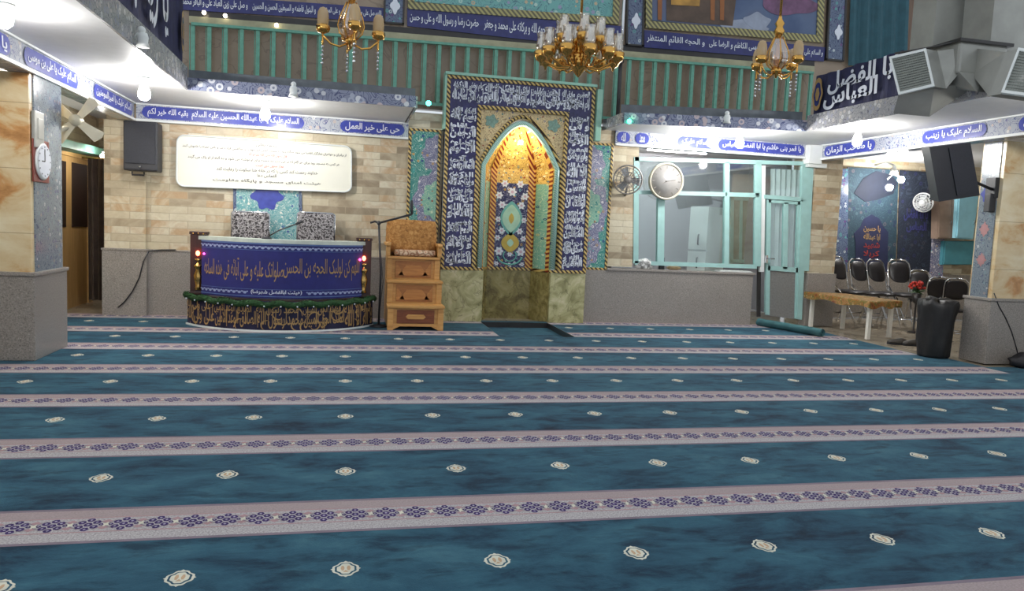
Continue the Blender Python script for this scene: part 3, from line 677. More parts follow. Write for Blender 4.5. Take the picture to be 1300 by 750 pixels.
# ================================================================== GALLERY RAIL AND UPPER WALL
RY = 10.88
a, c = at(243, 30, Y=RY), at(1032, 92.5, Y=RY)
rl = thing('gallery_railing', ((a.x+c.x)/2, RY, ZL+.2), 'long green gallery railing with flat balusters above the niche wall', 'railing')
def railz(x): return a.z+(c.z-a.z)*(x-a.x)/(c.x-a.x)
b = B(); b.hexa([(a.x, RY-.03, a.z-.02), (c.x, RY-.03, c.z-.02), (c.x, RY-.03, c.z+.015), (a.x, RY-.03, a.z+.015)], [(a.x, RY+.03, a.z-.02), (c.x, RY+.03, c.z-.02), (c.x, RY+.03, c.z+.015), (a.x, RY+.03, a.z+.015)])
obj('top_rail', b, m_rail, rl)
b = B(); b.box((a.x, RY-.02, 3.06), (c.x, RY+.02, 3.10)); obj('bottom_rail', b, m_rail, rl)
n = 46
for i in range(n):
    x = a.x+.02+(c.x-a.x-.04)*i/(n-1); b = B(); b.bbox((x-.026, RY-.012, 3.10), (x+.026, RY+.012, railz(x)-.02), .004); b.tube([(x-.04, RY-.002, 3.1), (x-.04, RY-.002, railz(x)-.02)], .006, 6)  # thin tube beside each one imitates the baluster's reflection in the stone
    obj('baluster', b, m_rail, rl)
UY = 10.997
def board(pts, d, y=UY, b=None, mi=0): return slabq(b or B(), pts, y, d, mi)
struct('trim_17', board([(240, 20), (1034, 84), (1034, 92), (240, 29)], .05), m_ledge)
struct('trim_18', board([(240, 13), (1034, 76), (1034, 84), (240, 20)], .012), m_dark)
def bandthing(pts, txt, label, group=None):
    r = thing('calligraphy_band', base_of(pq(pts, Y=UY)), label, 'calligraphy frieze')
    bd = obj('band', board(pts, .03), m_navy, r)
    lb = B(); q = pq(pts, Y=UY-.03); f = quadfn(q)
    nseg = len(txt)
    for i, s in enumerate(txt): write(lb, s, f, 1-(i+1)/nseg+.012, 1-i/nseg-.012, .22, .80, .012)
    obj('lettering', lb, m_letter, bd)
bandthing([(228, -8), (487, 10), (487, 28), (228, 12)], ['اللهم صل علی محمد المصطفی و علی المرتضی', 'و البتول فاطمه و السبطین الحسن و الحسین', 'و صل علی زین العباد علی و الباقر محمد'], 'dark blue calligraphy frieze above the railing beside the black left banner')
bandthing([(517, 10), (788, 33), (788, 64), (517, 33)], ['السلام علیک یا ابا عبدالله و علی الارواح', 'و رحمه الله و برکاته علی محمد و جعفر', 'حضرت رضا و رسول الله و علی و حسن'], 'dark blue calligraphy frieze below the turquoise mural behind the large chandelier')
bandthing([(818, 38), (1048, 60), (1046, 78), (818, 60)], ['و السلام علی جعفر بن محمد الصادق', 'و موسی الکاظم و الرضا علی', 'و الحجه القائم المنتظر'], 'dark blue calligraphy frieze below the sky mural')
def pil(pts, label):
    r = thing('tile_pilaster', base_of(pq(pts, Y=UY)), label, 'tile pilaster', 'tiled pilasters between the murals')
    obj('tile_field', board(pts, .05), m_pilaster, r)
    (x0, y0), (x1, y1), (x2, y2), (x3, y3) = pts
    b = B(); board([(x0, y0), (x0+2.2, y0), (x3+2.2, y3), (x3, y3)], .06, b=b); board([(x1-2.2, y1), (x1, y1), (x2, y2), (x2-2.2, y2)], .06, b=b); board([(x3, y3-2), (x2, y2-2), (x2, y2), (x3, y3)], .06, b=b)
    obj('border', b, m_dark, r)
    q = pq([((x0+x1)/2, (y0+y3)/2+8)], Y=UY-.055)[0]; b = B(); b.prism([(q.x+.06*math.cos(t)*(1+.2*math.cos(4*t)), q.y, q.z+.10*math.sin(t)*(1+.2*math.cos(4*t))) for t in [2*PI*i/24 for i in range(24)]], (0, -.005, 0)); obj('rosette', b, m_letter, r)
pil([(488, -30), (515, -28), (513, 31), (487, 29)], 'narrow tiled pilaster between the first and second friezes')
pil([(796, -20), (819, -18), (817, 59), (795, 57)], 'narrow tiled pilaster beside the thin vertical pole')
pil([(1053, -10), (1076, -8), (1072, 78), (1049, 76)], 'narrow tiled pilaster beside the teal curtain')
# murals
def mural(pts, border_px, m, label, extra=None):
    r = thing('mural', base_of(pq(pts, Y=UY)), label, 'mural')
    obj('picture', board(pts, .03), m, r)
    (x0, y0), (x1, y1), (x2, y2), (x3, y3) = pts; w = border_px
    b = B(); board([(x3-w, y3), (x2+w, y2), (x2+w, y2+w+1), (x3-w, y3+w+1)], .05, b=b); board([(x0-w, y0), (x0, y0), (x3, y3), (x3-w, y3)], .05, b=b); board([(x1, y1), (x1+w, y1), (x2+w, y2), (x2, y2)], .05, b=b)
    obj('brick_border', b, m_stripe_border, r)
    if extra: extra(r)
m_turq_mural = floral('turquoise_mural_tile', rgb(112, 170, 166), rgb(80, 120, 130), [rgb(170, 200, 190), rgb(150, 150, 180), rgb(190, 170, 140)], 'xz', 8)
mural([(526, -60), (780, -40), (778, 22), (526, 2)], 8, m_turq_mural, 'turquoise tile mural with yellow brick border behind the large chandelier')
def skyextra(r):
    k = B(); 
    def blob(px, py, w, h, mi, y, wob=.18, seed=0):
        p = at(px, py, Y=UY-y); rn = random.Random(seed); ph = rn.uniform(0, 6)
        k.prism([(p.x+w*math.cos(t)*(1+wob*math.sin(3*t+ph)), p.y, p.z+h*math.sin(t)*(1+wob*math.cos(4*t+ph))) for t in [2*PI*i/36 for i in range(36)]], (0, -.002, 0), mi)
    blob(940, 34, .42, .10, 0, .034, .2, 1); blob(962, 28, .22, .13, 0, .036, .2, 2)
    blob(1000, 4, .5, .18, 1, .034, .15, 3)
    q = pq([(846, -20), (936, -14), (930, 33), (846, 26)], Y=UY-.034); k.prism(q, (0, -.003, 0), 2)
    for px in (838, 905, 917): k.prism(pq([(px-3, -20), (px+3, -20), (px+2, 26), (px-3, 25)], Y=UY-.038), (0, -.003, 0), 3)
    k.prism(pq([(852, -20), (890, -18), (888, 8), (852, 6)], Y=UY-.038), (0, -.003, 0), 4)
    obj('painted_shapes', k, [plain('cloud_paint', rgb(150, 158, 176), .5), plain('dusk_paint', rgb(112, 78, 108), .5, var=.3), plain('building_paint', rgb(88, 70, 58), .5, var=.35, scale=5), plain('column_paint', rgb(150, 92, 48), .5), plain('gold_paint', rgb(176, 132, 60), .5, var=.4, scale=6)], r)
t = NT('sky_mural'); p = t.pos('xz'); m_sky = t.fin(t.ramp(t.noise(p, 1.1, 4), [(.3, rgb(58, 78, 116)), (.5, rgb(84, 102, 134)), (.7, rgb(96, 96, 120))]), .4)
mural([(828, -40), (1040, -26), (1037, 45), (828, 26)], 8, m_sky, 'mural of a golden building under a blue dusk sky', skyextra)
# teal curtain and brown board further right
b = B(); q = pq([(1078, -30), (1152, -30), (1148, 92), (1074, 84)], Y=UY-.02); n = 26; vs = []
for i in range(n+1):
    u = i/n; dy = -.06-.035*math.sin(u*PI*9)
    vs += [q[3].lerp(q[2], u)+Vector((0, dy, 0)), q[0].lerp(q[1], u)+Vector((0, dy, 0))]
b.add(vs, [(2*i, 2*i+2, 2*i+3, 2*i+1) for i in range(n)]); b.add([v+Vector((0, .01, 0)) for v in vs], [(2*i, 2*i+1, 2*i+3, 2*i+2) for i in range(n)])
r = thing('curtain', base_of(b.v), 'dark teal curtain above the black right banner', 'curtain'); obj('fabric', b, plain('teal_curtain', rgb(44, 86, 98), .7, var=.15), r)
b = B(); b.tube([q[0]+Vector((-.1, -.06, 0)), q[1]+Vector((.1, -.06, 0))], .02); obj('curtain_rod', b, m_brass, r)
r = thing('wooden_board', base_of(pq([(1152, -30), (1190, 90)], Y=UY)), 'brown wooden board between the teal curtain and the duct', 'board')
bb = B(); board([(1152, -30), (1192, -30), (1190, 90), (1150, 90)], .04, b=bb); obj('panel', bb, wood('brown_board', rgb(92, 70, 56), rgb(124, 98, 78), 'z'), r)
b = B(); board([(1150, -30), (1153, -30), (1151, 90), (1148, 90)], .05, b=b); obj('edge_strip', b, m_dark, r)
# pole by the niche
r = thing('pole', (at(789, 80, Y=10.6).x, 10.6, 3.0), 'thin vertical pole in front of the railing beside the niche', 'pole')
p0, p1, p2 = at(784, 131, Y=10.6), at(788, 78, Y=10.6), at(794, -30, Y=10.6)
p0.z = 3.0; x = p1.x; b = B(); b.tube([(x, 10.6, p1.z), (x, 10.6, p2.z)], .022, 10); obj('upper_pipe', b, m_chrome, r)
b = B(); b.tube([(x, 10.6, p0.z), (x, 10.6, p1.z)], .028, 10); b.lathe([(.05, p1.z-.02), (.05, p1.z+.02)], (x, 10.6, 0), n=10); obj('lower_sleeve', b, m_dark, r)
# banners hung along the gallery sides
def side_banner(name, X, y0, y1, z0, z1, n, txt, label, ornaments, tw):
    r = thing(name, (X, (y0+y1)/2, z0), label, 'banner')
    b = B(); k = 30; vs = []
    for i in range(k+1):
        y = y0+(y1-y0)*i/k; dx = n*(.012*math.sin(i*1.3)+.012*math.sin(i*.5)); vs += [(X+dx, y, z0), (X+dx*1.6, y, z1)]
    b.add(vs, [(2*i, 2*i+2, 2*i+3, 2*i+1) for i in range(k)]); b.add([(v[0]-n*.012, v[1], v[2]) for v in vs], [(2*i, 2*i+1, 2*i+3, 2*i+2) for i in range(k)])
    cl = obj('cloth', b, m_blackcloth, r)
    f = lambda u, v: Vector((X+n*.045, y0+(y1-y0)*u, z0+(z1-z0)*v))
    lb = B()
    for s, u0, u1, v0, v1 in txt: write(lb, s, f, u0, u1, v0, v1, tw)
    obj('calligraphy', lb, m_letter, cl)
    ob = B()
    for u0, u1, v0, v1 in ornaments:
        uc, vc, ru, rv = (u0+u1)/2, (v0+v1)/2, (u1-u0)/2, (v1-v0)/2
        for q, mi in ((1, 0), (.72, 1), (.4, 0)): ob.prism([f(uc+ru*q*math.cos(t)*(1+.12*math.cos(6*t)), vc+rv*q*math.sin(t))+Vector((n*.004*(2-q), 0, 0)) for t in [2*PI*i/30 for i in range(30)]], (n*.002, 0, 0), mi)
    obj('gold_ornament', ob, [m_gold_letter, m_navy], cl)
    return r
side_banner('mourning_banner', -1.84, 5.2, 9.22, ZL+.235, ZL+1.6, 1, [('یا زینب', .44, .80, .06, .62), ('یا حسین', .02, .46, .1, .7)],
            'black cloth banner with white calligraphy above the left gallery edge', [(.95, .985, .1, .42), (.95, .985, .5, .82)], .02)
side_banner('mourning_banner', 6.24, 9.36, 7.68, ZR+.20, ZR+.72, -1, [('ابا الفضل', .20, .97, .40, .97), ('العباس', .16, .78, .04, .60)],
            'black cloth banner with white calligraphy beside the square duct outlet', [(.015, .14, .08, .92)], .03)

# ================================================================== FIXED THINGS ON THE WALL
# white notice board
pts = [(225, 171), (446, 186), (446, 244), (224, 236)]
r = thing('notice_board', base_of(pq(pts, Y=W-.05)), 'wide cream notice board of printed text with rounded corners', 'sign')
q = pq(pts, Y=W-.06)
def rrect(q, rad, n=6):
    tl, tr, br, bl = q; L = (tr-tl).length; H = (tl-bl).length; out = []
    f = lambda u, v: (bl*(1-u)+br*u)*(1-v)+(tl*(1-u)+tr*u)*v
    ru, rv = rad/L, rad/H
    for cu, cv, a0 in ((1-ru, rv, -PI/2), (1-ru, 1-rv, 0), (ru, 1-rv, PI/2), (ru, rv, PI)):
        for i in range(n+1): t = a0+PI/2*i/n; out.append(f(cu+ru*math.cos(t), cv+rv*math.sin(t)))
    return out
b = B(); b.prism(rrect(q, .1), (0, .04, 0)); bd = obj('panel', b, plain('cream_board', rgb(238, 236, 222), .35, var=.01), r)
o_ = [v+Vector((0, -.006, 0)) for v in rrect(q, .1)]
b = B(); b.tube(o_, .012, 6, close=True); obj('rim', b, m_white, r)
lb = B(); f = quadfn(q)
lines = [('بسمه تعالی', .44, .56, .90), ('از برادران و خواهران نمازگزار تقاضا می شود هنگام ورود به مسجد کفش های خود را در جاکفشی قرار دهند و تلفن همراه را خاموش کنند', .03, .97, .79), ('قال رسول الله صلی الله علیه و آله', .40, .62, .70), ('هر کس به مسجد رود برای هر گام که بر می دارد ده حسنه برای او نوشته می شود و ده گناه از او پاک می گردد', .06, .93, .58), ('نماز ستون دین است', .44, .60, .48), ('خداوند رحمت کند کسی را که در خانه خدا سکوت را رعایت کند', .22, .80, .37), ('التماس دعا', .45, .56, .27), ('هیئت امنای مسجد و پایگاه مقاومت', .20, .82, .15)]
for i, (s, u0, u1, v) in enumerate(lines): write(lb, s, f, u0, u1, v-.037, v+.047, .012, 1 if i in (2, 4) else 0)
obj('printed_text', lb, [m_black, plain('red_ink', rgb(190, 70, 60), .6)], bd)
# loudspeakers
m_spk = plain('speaker_cabinet', rgb(25, 27, 35), .5, var=.1); m_grill = plain('speaker_grille', rgb(31, 34, 43), .7, var=.2, scale=60)
Y0 = 10.42; q = pq([(156, 152), (200, 156), (201, 218), (156, 218)], Y=Y0)
x0, x1, z0, z1 = q[0].x, q[1].x, q[2].z, q[0].z
r = thing('loudspeaker', ((x0+x1)/2, Y0+.14, z0), 'black loudspeaker on the stone pilaster beside the notice board', 'loudspeaker')
b = B(); b.bbox((x0, Y0, z0), (x1, Y0+.27, z1), .02); obj('cabinet', b, m_spk, r)
b = B(); b.bbox((x0+.02, Y0-.012, z0+.09), (x1-.02, Y0+.002, z1-.03), .006); obj('grille', b, m_grill, r)
b = B(); b.box(((x0+x1)/2-.05, Y0+.27, z0+.2), ((x0+x1)/2+.05, W-.1, z0+.3)); b.tube([((x0+x1)/2-.12, Y0+.1, z0-.01), ((x0+x1)/2-.12, Y0+.1, z0-.05), ((x0+x1)/2+.02, Y0+.1, z0-.05), ((x0+x1)/2+.02, Y0+.1, z0-.01)], .012); obj('bracket', b, m_black, r)
b = B(); b.lathe([(.012, 0), (.012, .01)], ((x0+x1)/2, Y0-.022, z0+.05), 'y', 10); obj('badge', b, m_chrome, r)
q = pq([(1180, 187), (1232, 181), (1244, 248), (1192, 256)], Y=7.42); dv = Vector((.10, .24, .03))
r = thing('loudspeaker', base_of(q), 'black loudspeaker tilting from the right pillar above the blue cabinet', 'loudspeaker')
b = B(); b.hexa([q[3], q[2], q[1], q[0]], [p+dv for p in (q[3], q[2], q[1], q[0])]); obj('cabinet', b, m_spk, r)
f = quadfn(q, Vector((0, -.012, 0))); g = [f(.44, .06), f(.96, .05), f(.96, .95), f(.44, .95)]
b = B(); b.hexa(g, [p+Vector((0, .014, 0)) for p in g]); obj('grille', b, m_grill, r)
pm = f(.97, .3); b = B(); b.tube([pm+Vector((-.02, .1, 0)), pm+Vector((.12, .12, -.02)), Vector((7.56, 7.62, pm.z-.08))], .018); b.bbox((7.54, 7.56, pm.z-.18), (7.6, 7.7, pm.z+.06), .006); b.bbox((7.5, 7.57, pm.z-.35), (7.58, 7.66, pm.z-.13), .01); obj('bracket', b, m_black, r)
# round clock on the pillar, edge-on
yc, zc = at(55, 205, X=-2.69).y, at(55, 205, X=-2.69).z
r = thing('wall_clock', (-2.68, yc, zc-.18), 'round white clock on a dark red board on the left pillar', 'clock')
b = B(); b.bbox((-2.715, yc-.19, zc-.19), (-2.70, yc+.17, zc+.19), .006); obj('backboard', b, plain('red_board', rgb(120, 46, 34), .4), r)
b = B(); b.lathe([(.165, 0), (.168, .012), (.15, .02), (0, .02)], (-2.70, yc, zc), 'x', 32); obj('rim', b, m_white, r)
b = B(); b.lathe([(.15, .0), (0, .0)], (-2.678, yc, zc), 'x', 32); b.add([(-2.677, yc+.15*math.cos(k), zc+.15*math.sin(k)) for k in [2*PI*i/32 for i in range(32)]], [tuple(range(32))]); obj('dial', b, m_letter, r)
b = B(); b.box((-2.677, yc-.006, zc), (-2.674, yc+.006, zc+.11)); b.box((-2.677, yc-.07, zc-.005), (-2.674, yc, zc+.005))
bm_ = B()
for i in range(12): a2 = i*PI/6; bm_.box((-2.677, yc+.13*math.cos(a2)-.006, zc+.13*math.sin(a2)-.006), (-2.675, yc+.13*math.cos(a2)+.006, zc+.13*math.sin(a2)+.006))
obj('hands', b, m_black, r); obj('hour_marks', bm_, m_black, r)
p = at(50, 165, X=-2.69); r = thing('switch_box', (-2.69, p.y, p.z-.14), 'grey switch box above the round clock on the left pillar', 'switch box')
b = B(); b.bbox((-2.72, p.y-.1, p.z-.16), (-2.685, p.y+.1, p.z+.16), .008); obj('box', b, m_steel, r); b = B(); b.bbox((-2.688, p.y-.05, p.z-.08), (-2.678, p.y+.05, p.z+.1), .004); obj('cover', b, m_steel, r)
# bare-bladed fan beside the pillar
hc = at(97, 153, Y=8.35); px_ = at(57, 160, X=-2.71)
r = thing('wall_fan', hc, 'cream fan with four crossed blades on a bracket beside the left pillar', 'fan')
m_cream = plain('cream_paint', rgb(196, 190, 168), .4, var=.08)
b = B(); b.lathe([(.0, -.08), (.05, -.07), (.06, 0), (.05, .07), (0, .08)], hc, 'y', 16); obj('hub', b, m_cream, r)
b = B(); b.tube([hc+Vector((0, .06, 0)), hc+Vector((-.05, .1, -.03)), Vector((-2.74, 8.2, px_.z))], .022); obj('bracket', b, m_cream, r)
for i in range(4):
    a2 = PI/4+i*PI/2+.12; d = Vector((math.cos(a2), -.12, math.sin(a2)*.9)); e = Vector((-math.sin(a2), .35, math.cos(a2)))*.055
    b = B(); pts = [hc+d*.05-e*.6, hc+d*.28-e*1.15, hc+d*.30, hc+d*.28+e*1.15, hc+d*.05+e*.6]; b.prism(pts, (0, -.012, 0)); obj('blade', b, m_cream, r)
# big round clock hanging on the office glazing
c0 = at(846, 230, Y=W-.10); rr = .282
r = thing('wall_clock', (c0.x, c0.y, c0.z-rr), 'large round white clock hanging on the office window', 'clock')
b = B(); b.lathe([(rr-.02, .05), (rr, .03), (rr, -.01), (rr-.012, -.03), (rr-.03, -.012), (rr-.03, .0)], c0, 'y', 40, cap=False); obj('rim', b, plain('ivory_rim', rgb(204, 196, 176), .3), r)
b = B(); b.lathe([(rr-.02, .0), (rr-.02, .04)], c0, 'y', 40); obj('dial', b, plain('clock_dial', rgb(150, 148, 146), .3, var=.06, scale=20), r)
b = B(); m_marks = plain('grey_marks', rgb(120, 116, 112), .4)
for i in range(12):
    a2 = i*PI/6; p = c0+Vector((.21*math.cos(a2), -.002, .21*math.sin(a2))); d = Vector((math.cos(a2), 0, math.sin(a2))); e = Vector((-d.z, 0, d.x))
    b.prism([p-d*.02-e*.006, p+d*.02-e*.006, p+d*.02+e*.006, p-d*.02+e*.006], (0, -.002, 0))
obj('hour_marks', b, m_marks, r); b = B()
for a2, L, w in ((.15, .15, .008), (-2.6, .10, .010)):
    d = Vector((math.cos(a2), 0, math.sin(a2))); e = Vector((-d.z, 0, d.x)); b.prism([c0-d*.02-e*w+Vector((0, -.006, 0)), c0+d*L-e*w*.4+Vector((0, -.006, 0)), c0+d*L+e*w*.4+Vector((0, -.006, 0)), c0-d*.02+e*w+Vector((0, -.006, 0))], (0, -.002, 0))
b.ball(c0+Vector((0, -.008, 0)), .012); obj('hands', b, m_marks, r)
def cage_fan(c, rad, label, tilt, arm_to, mat):
    """round caged wall fan: cage rings, motor, blades, arm; axis points along tilt"""
    r = thing('wall_fan', (c.x, c.y, c.z-rad), label, 'fan', None)
    ax = Vector(tilt).normalized(); u = ax.orthogonal().normalized(); v = ax.cross(u)
    ring = lambda R, h: [c+ax*h+(u*math.cos(t)+v*math.sin(t))*R for t in [2*PI*i/28 for i in range(28)]]
    b = B(); b.tube(ring(rad, 0), .012, 6, close=True)
    for R, h in ((rad*.8, .05), (rad*.55, .07), (rad*.3, .075), (rad*.8, -.05), (rad*.5, -.06)): b.tube(ring(R, h), .005, 5, close=True)
    for i in range(18):
        t = 2*PI*i/18; d = u*math.cos(t)+v*math.sin(t); b.tube([c+ax*.078+d*.03, c+ax*.06+d*rad*.7, c+d*rad, c-ax*.06+d*rad*.6, c-ax*.07+d*.05], .004, 4)
    obj('cage', b, mat, r)
    b = B()
    for i in range(3):
        t = 2*PI*i/3+.3; d = u*math.cos(t)+v*math.sin(t); e = ax.cross(d); b.prism([c+d*.03-e*.03, c+d*rad*.8-e*.09-ax*.02, c+d*rad*.86+e*.03+ax*.01, c+d*.03+e*.03], ax*.006)
    obj('blades', b, plain('fan_blade', rgb(150, 154, 158), .3), r)
    b = B(); b.tube([c-ax*.16, c-ax*.05, c+ax*.07, c+ax*.09], [.05, .065, .05, .03], 14); obj('motor', b, mat, r)
    b = B(); b.tube([c-ax*.12, c-ax*.13+Vector((0, 0, -.12)), Vector(arm_to)], .018); obj('arm', b, mat, r)
c = at(797, 228, Y=W-.26); cage_fan(c, .21, 'grey caged wall fan on the stone strip beside the large round clock', (-.35, -1, -.1), (4.15, W-.005, c.z-.22), plain('grey_fan', rgb(150, 144, 138), .35))
c = at(1172, 257, Y=11.78); cage_fan(c, .17, 'white caged wall fan on the dark banner below the tilted loudspeaker', (-1, -.55, -.25), (c.x+.15, 12.07, c.z-.15), plain('pale_fan', rgb(176, 178, 178), .35))
# office window, door and sill
r = sthing('window_1', (5.4, W, .83), 'teal framed office window with clear panes', 'window')
TY = W+.05; td = .06
b = B()
for pts in ([(806, 199), (1029, 205), (1029, 210), (806, 204)], [(808, 241.5), (964, 245), (964, 250.5), (808, 246)], [(806, 331), (961, 336), (961, 341), (806, 336)], [(835.5, 246), (844, 246), (843, 334), (834.5, 334)], [(920.5, 205), (926.5, 205), (925.5, 336), (919.5, 336)], [(959.5, 206), (967, 206), (966, 338), (958.5, 338)], [(805, 199), (811.5, 199), (810.5, 334), (804, 334)]):
    slabq(b, pts, TY, td)
obj('frame', b, m_teal_paint, r)
for pts in ([(811, 204), (921, 206), (921, 244), (811, 242)], [(926, 206), (960, 207), (960, 246), (926, 245)], [(811, 246), (836, 246), (835, 332), (810, 331)], [(844, 247), (921, 249), (920, 335), (843, 332)], [(926, 249), (960, 250), (959, 336), (925, 335)]):
    b = B(); slabq(b, pts, TY-.02, .006); obj('pane', b, m_glass, r)
r = sthing('door_1', (6.95, W, 0), 'teal framed office door with two tall panes above a grey panel', 'door')
b = B()
for pts in ([(1019, 206), (1033, 207), (1027, 344), (1014, 344)], [(1014, 344), (1021, 344), (1018, 406), (1012, 405)], [(970, 247), (1024, 251), (1024, 256), (970, 252)]): slabq(b, pts, TY, td)
obj('frame', b, m_teal_paint, r)
b = B()
for pts in ([(974, 253), (979, 253), (977, 400), (972, 399)], [(1013, 256), (1018, 256), (1014, 405), (1009, 404)], [(976, 253), (1016, 256), (1016, 260), (976, 257)], [(995.5, 257), (1001, 257), (999.5, 342), (994, 341)], [(975, 337), (1014, 340), (1014, 346), (975, 343)]): slabq(b, pts, TY+.01, .05)
obj('door_leaf', b, m_teal_paint, r)
b = B(); slabq(b, [(974, 343), (1013, 346), (1010, 405), (971, 400)], TY+.01, .03); obj('lower_panel', b, plain('grey_door_panel', rgb(126, 126, 124), .4, var=.15, scale=40), r)
for pts in ([(978, 257), (996, 258), (994.5, 338), (976, 337)], [(1001, 259), (1013, 260), (1011, 341), (999.5, 339)], [(967, 210), (1020, 212), (1020, 250), (967, 247)]):
    b = B(); slabq(b, pts, TY-.01, .006); obj('pane', b, m_glass, r)
p = at(974, 328, Y=W-.05); b = B(); b.tube([p, p+Vector((0, -.05, 0)), p+Vector((.1, -.05, 0))], .01); b.box((p.x-.015, p.y-.002, p.z-.07), (p.x+.015, p.y+.06, p.z+.05)); obj('handle', b, m_chrome, r)
b = B(); slabq(b, [(967, 210), (972, 210), (970, 345), (965, 345)], TY, .05); struct('trim_19', b, m_white); b = B(); slabq(b, [(962.5, 250), (967, 250), (965.5, 402), (961, 402)], TY+.06, .02); struct('trim_23', b, m_dark)
# net curtain in the door panes
b = B(); q = pq([(978, 214), (1018, 216), (1012, 342), (976, 338)], Y=W+.13); k = 24; vs = []
for i in range(k+1): u = i/k; dy = Vector((0, .02*math.sin(u*PI*12), 0)); vs += [q[3].lerp(q[2], u)+dy, q[0].lerp(q[1], u)+dy]
b.add(vs, [(2*i, 2*i+2, 2*i+3, 2*i+1) for i in range(k)]); b.add([v+Vector((0, .006, 0)) for v in vs], [(2*i, 2*i+1, 2*i+3, 2*i+2) for i in range(k)])
tag(obj('net_curtain', b, plain('net_white', rgb(212, 212, 210), .8, var=.05)), 'white curtain behind the panes of the office door', 'curtain')
# inside the office
r = thing('refrigerator', (0, 0, 0), 'white two door refrigerator standing inside the office', 'refrigerator')
fa, fb, fc = at(876, 300, Y=12.3), at(899, 300, Y=12.05), at(921, 300, Y=12.35); zt = at(898, 262, Y=12.05).z
def obox(b, p, ex, ey, z0, z1):
    """upright box from a corner and two edge vectors"""
    p = Vector((p.x, p.y, 0)); c4 = [p, p+ex, p+ex+ey, p+ey]; b.hexa([v+Vector((0, 0, z0)) for v in (c4[0], c4[1])]+[c4[1]+Vector((0, 0, z1)), c4[0]+Vector((0, 0, z1))], [v+Vector((0, 0, z0)) for v in (c4[3], c4[2])]+[c4[2]+Vector((0, 0, z1)), c4[3]+Vector((0, 0, z1))])
ex = Vector((fa.x-fb.x, fa.y-fb.y, 0)); ey = Vector((fc.x-fb.x, fc.y-fb.y, 0)); nrm = Vector((ex.y, -ex.x, 0)).normalized()*-1
if nrm.y > 0: nrm = -nrm
b = B(); obox(b, fb, ex, ey, 0.02, zt); obj('body', b, m_white, r)
zm = at(890, 318, Y=12.1).z
b = B(); obox(b, fb+nrm*.05, ex, -nrm*.045, .08, zm-.012); d1 = obj('lower_door', b, m_white, r)
b = B(); obox(b, fb+nrm*.05, ex, -nrm*.045, zm+.012, zt-.01); d2 = obj('upper_door', b, m_white, r)
for dd, z in ((d2, zm+.1), (d1, zm-.3)):
    b = B(); p = Vector((fb.x, fb.y, 0))+nrm*.055+ex*.45; b.tube([p+Vector((0, 0, z)), p+nrm*.02+Vector((0, 0, z+.02)), p+nrm*.02+Vector((0, 0, z+.16)), p+Vector((0, 0, z+.18))], .014); obj('handle', b, m_dark, dd)
r = sthing('window_2', (7.0, 13.55, 1), 'inner teal framed window at the back of the office', 'window')
b = B()
for pts in ([(927, 250), (958, 251), (958, 255), (927, 254)], [(928, 250), (932, 250), (931, 334), (927, 334)], [(940, 252), (943, 252), (942, 334), (939, 334)], [(953, 252), (957, 252), (956, 334), (952, 334)], [(927, 329), (957, 330), (957, 334), (927, 333)]): slabq(b, pts, 13.59, .05)
obj('frame', b, m_teal_paint, r)
b = B(); slabq(b, [(931, 254), (954, 255), (953, 330), (930, 329)], 13.58, .01); obj('pane', b, plain('dull_pane', rgb(150, 158, 152), .15), r)
# on the sill
def crumple(c, sx, sy, sz, seed, m, label, cat, name):
    rn = random.Random(seed); bm = bmesh.new(); bmesh.ops.create_icosphere(bm, subdivisions=3, radius=1)
    from mathutils import noise
    for v in bm.verts:
        k = 1+.34*noise.noise(v.co*2.3+Vector((seed, 0, 0)))+.16*noise.noise(v.co*6+Vector((0, seed, 0)))
        v.co = Vector((v.co.x*sx*k, v.co.y*sy*k, max(-sz*.62, v.co.z*sz*k)))
    zmin = min(v.co.z for v in bm.verts)
    for v in bm.verts: v.co += Vector((c[0], c[1], c[2]-zmin))
    b = B(); b.addbm(bm, 0, True); o = obj(name, b, m); tag(o, label, cat); return o
p = at(818, 333, Y=W+.02); t = NT('silver_wrap'); n = t.noise(t.pos(), 18, 4); m_wrap = t.fin(t.ramp(n, [(.4, rgb(120, 122, 120)), (.55, rgb(222, 222, 220))]), .3)
crumple((p.x, W+.03, .835), .15, .06, .10, 3, m_wrap, 'crumpled silver plastic bag on the office sill', 'plastic bag', 'plastic_bag')
p = at(843, 333, Y=W+.03); r = thing('card_reader', (p.x+.02, W+.14, .835), 'small black device standing on the office sill', 'device'); b = B(); b.bbox((p.x-.03, W+.11, .835), (p.x+.05, W+.17, 1.02), .008); obj('body', b, m_black, r); b = B(); b.box((p.x-.02, W+.105, .93), (p.x+.04, W+.11, 1.0)); obj('screen', b, m_grill, r)
p = at(853, 334, Y=W+.1); crumple((p.x+.05, W+.13, .835), .10, .05, .045, 8, plain('bread_brown', rgb(206, 176, 138), .7, var=.2), 'tan paper bundle lying beside the black device on the sill', 'bundle', 'paper_bundle')
q0, q1 = at(912, 334, Y=W), at(955, 338, Y=W); r = thing('paper_stack', ((q0.x+q1.x)/2, W+.03, .835), 'flat stack of white papers at the end of the office sill', 'papers'); b = B()
for i in range(4): b.box((q0.x+.01*i, W-.04+.008*(i % 2), .836+.006*i), (q1.x-.012*i, W+.14, .841+.006*i))
obj('sheets', b, m_white, r)
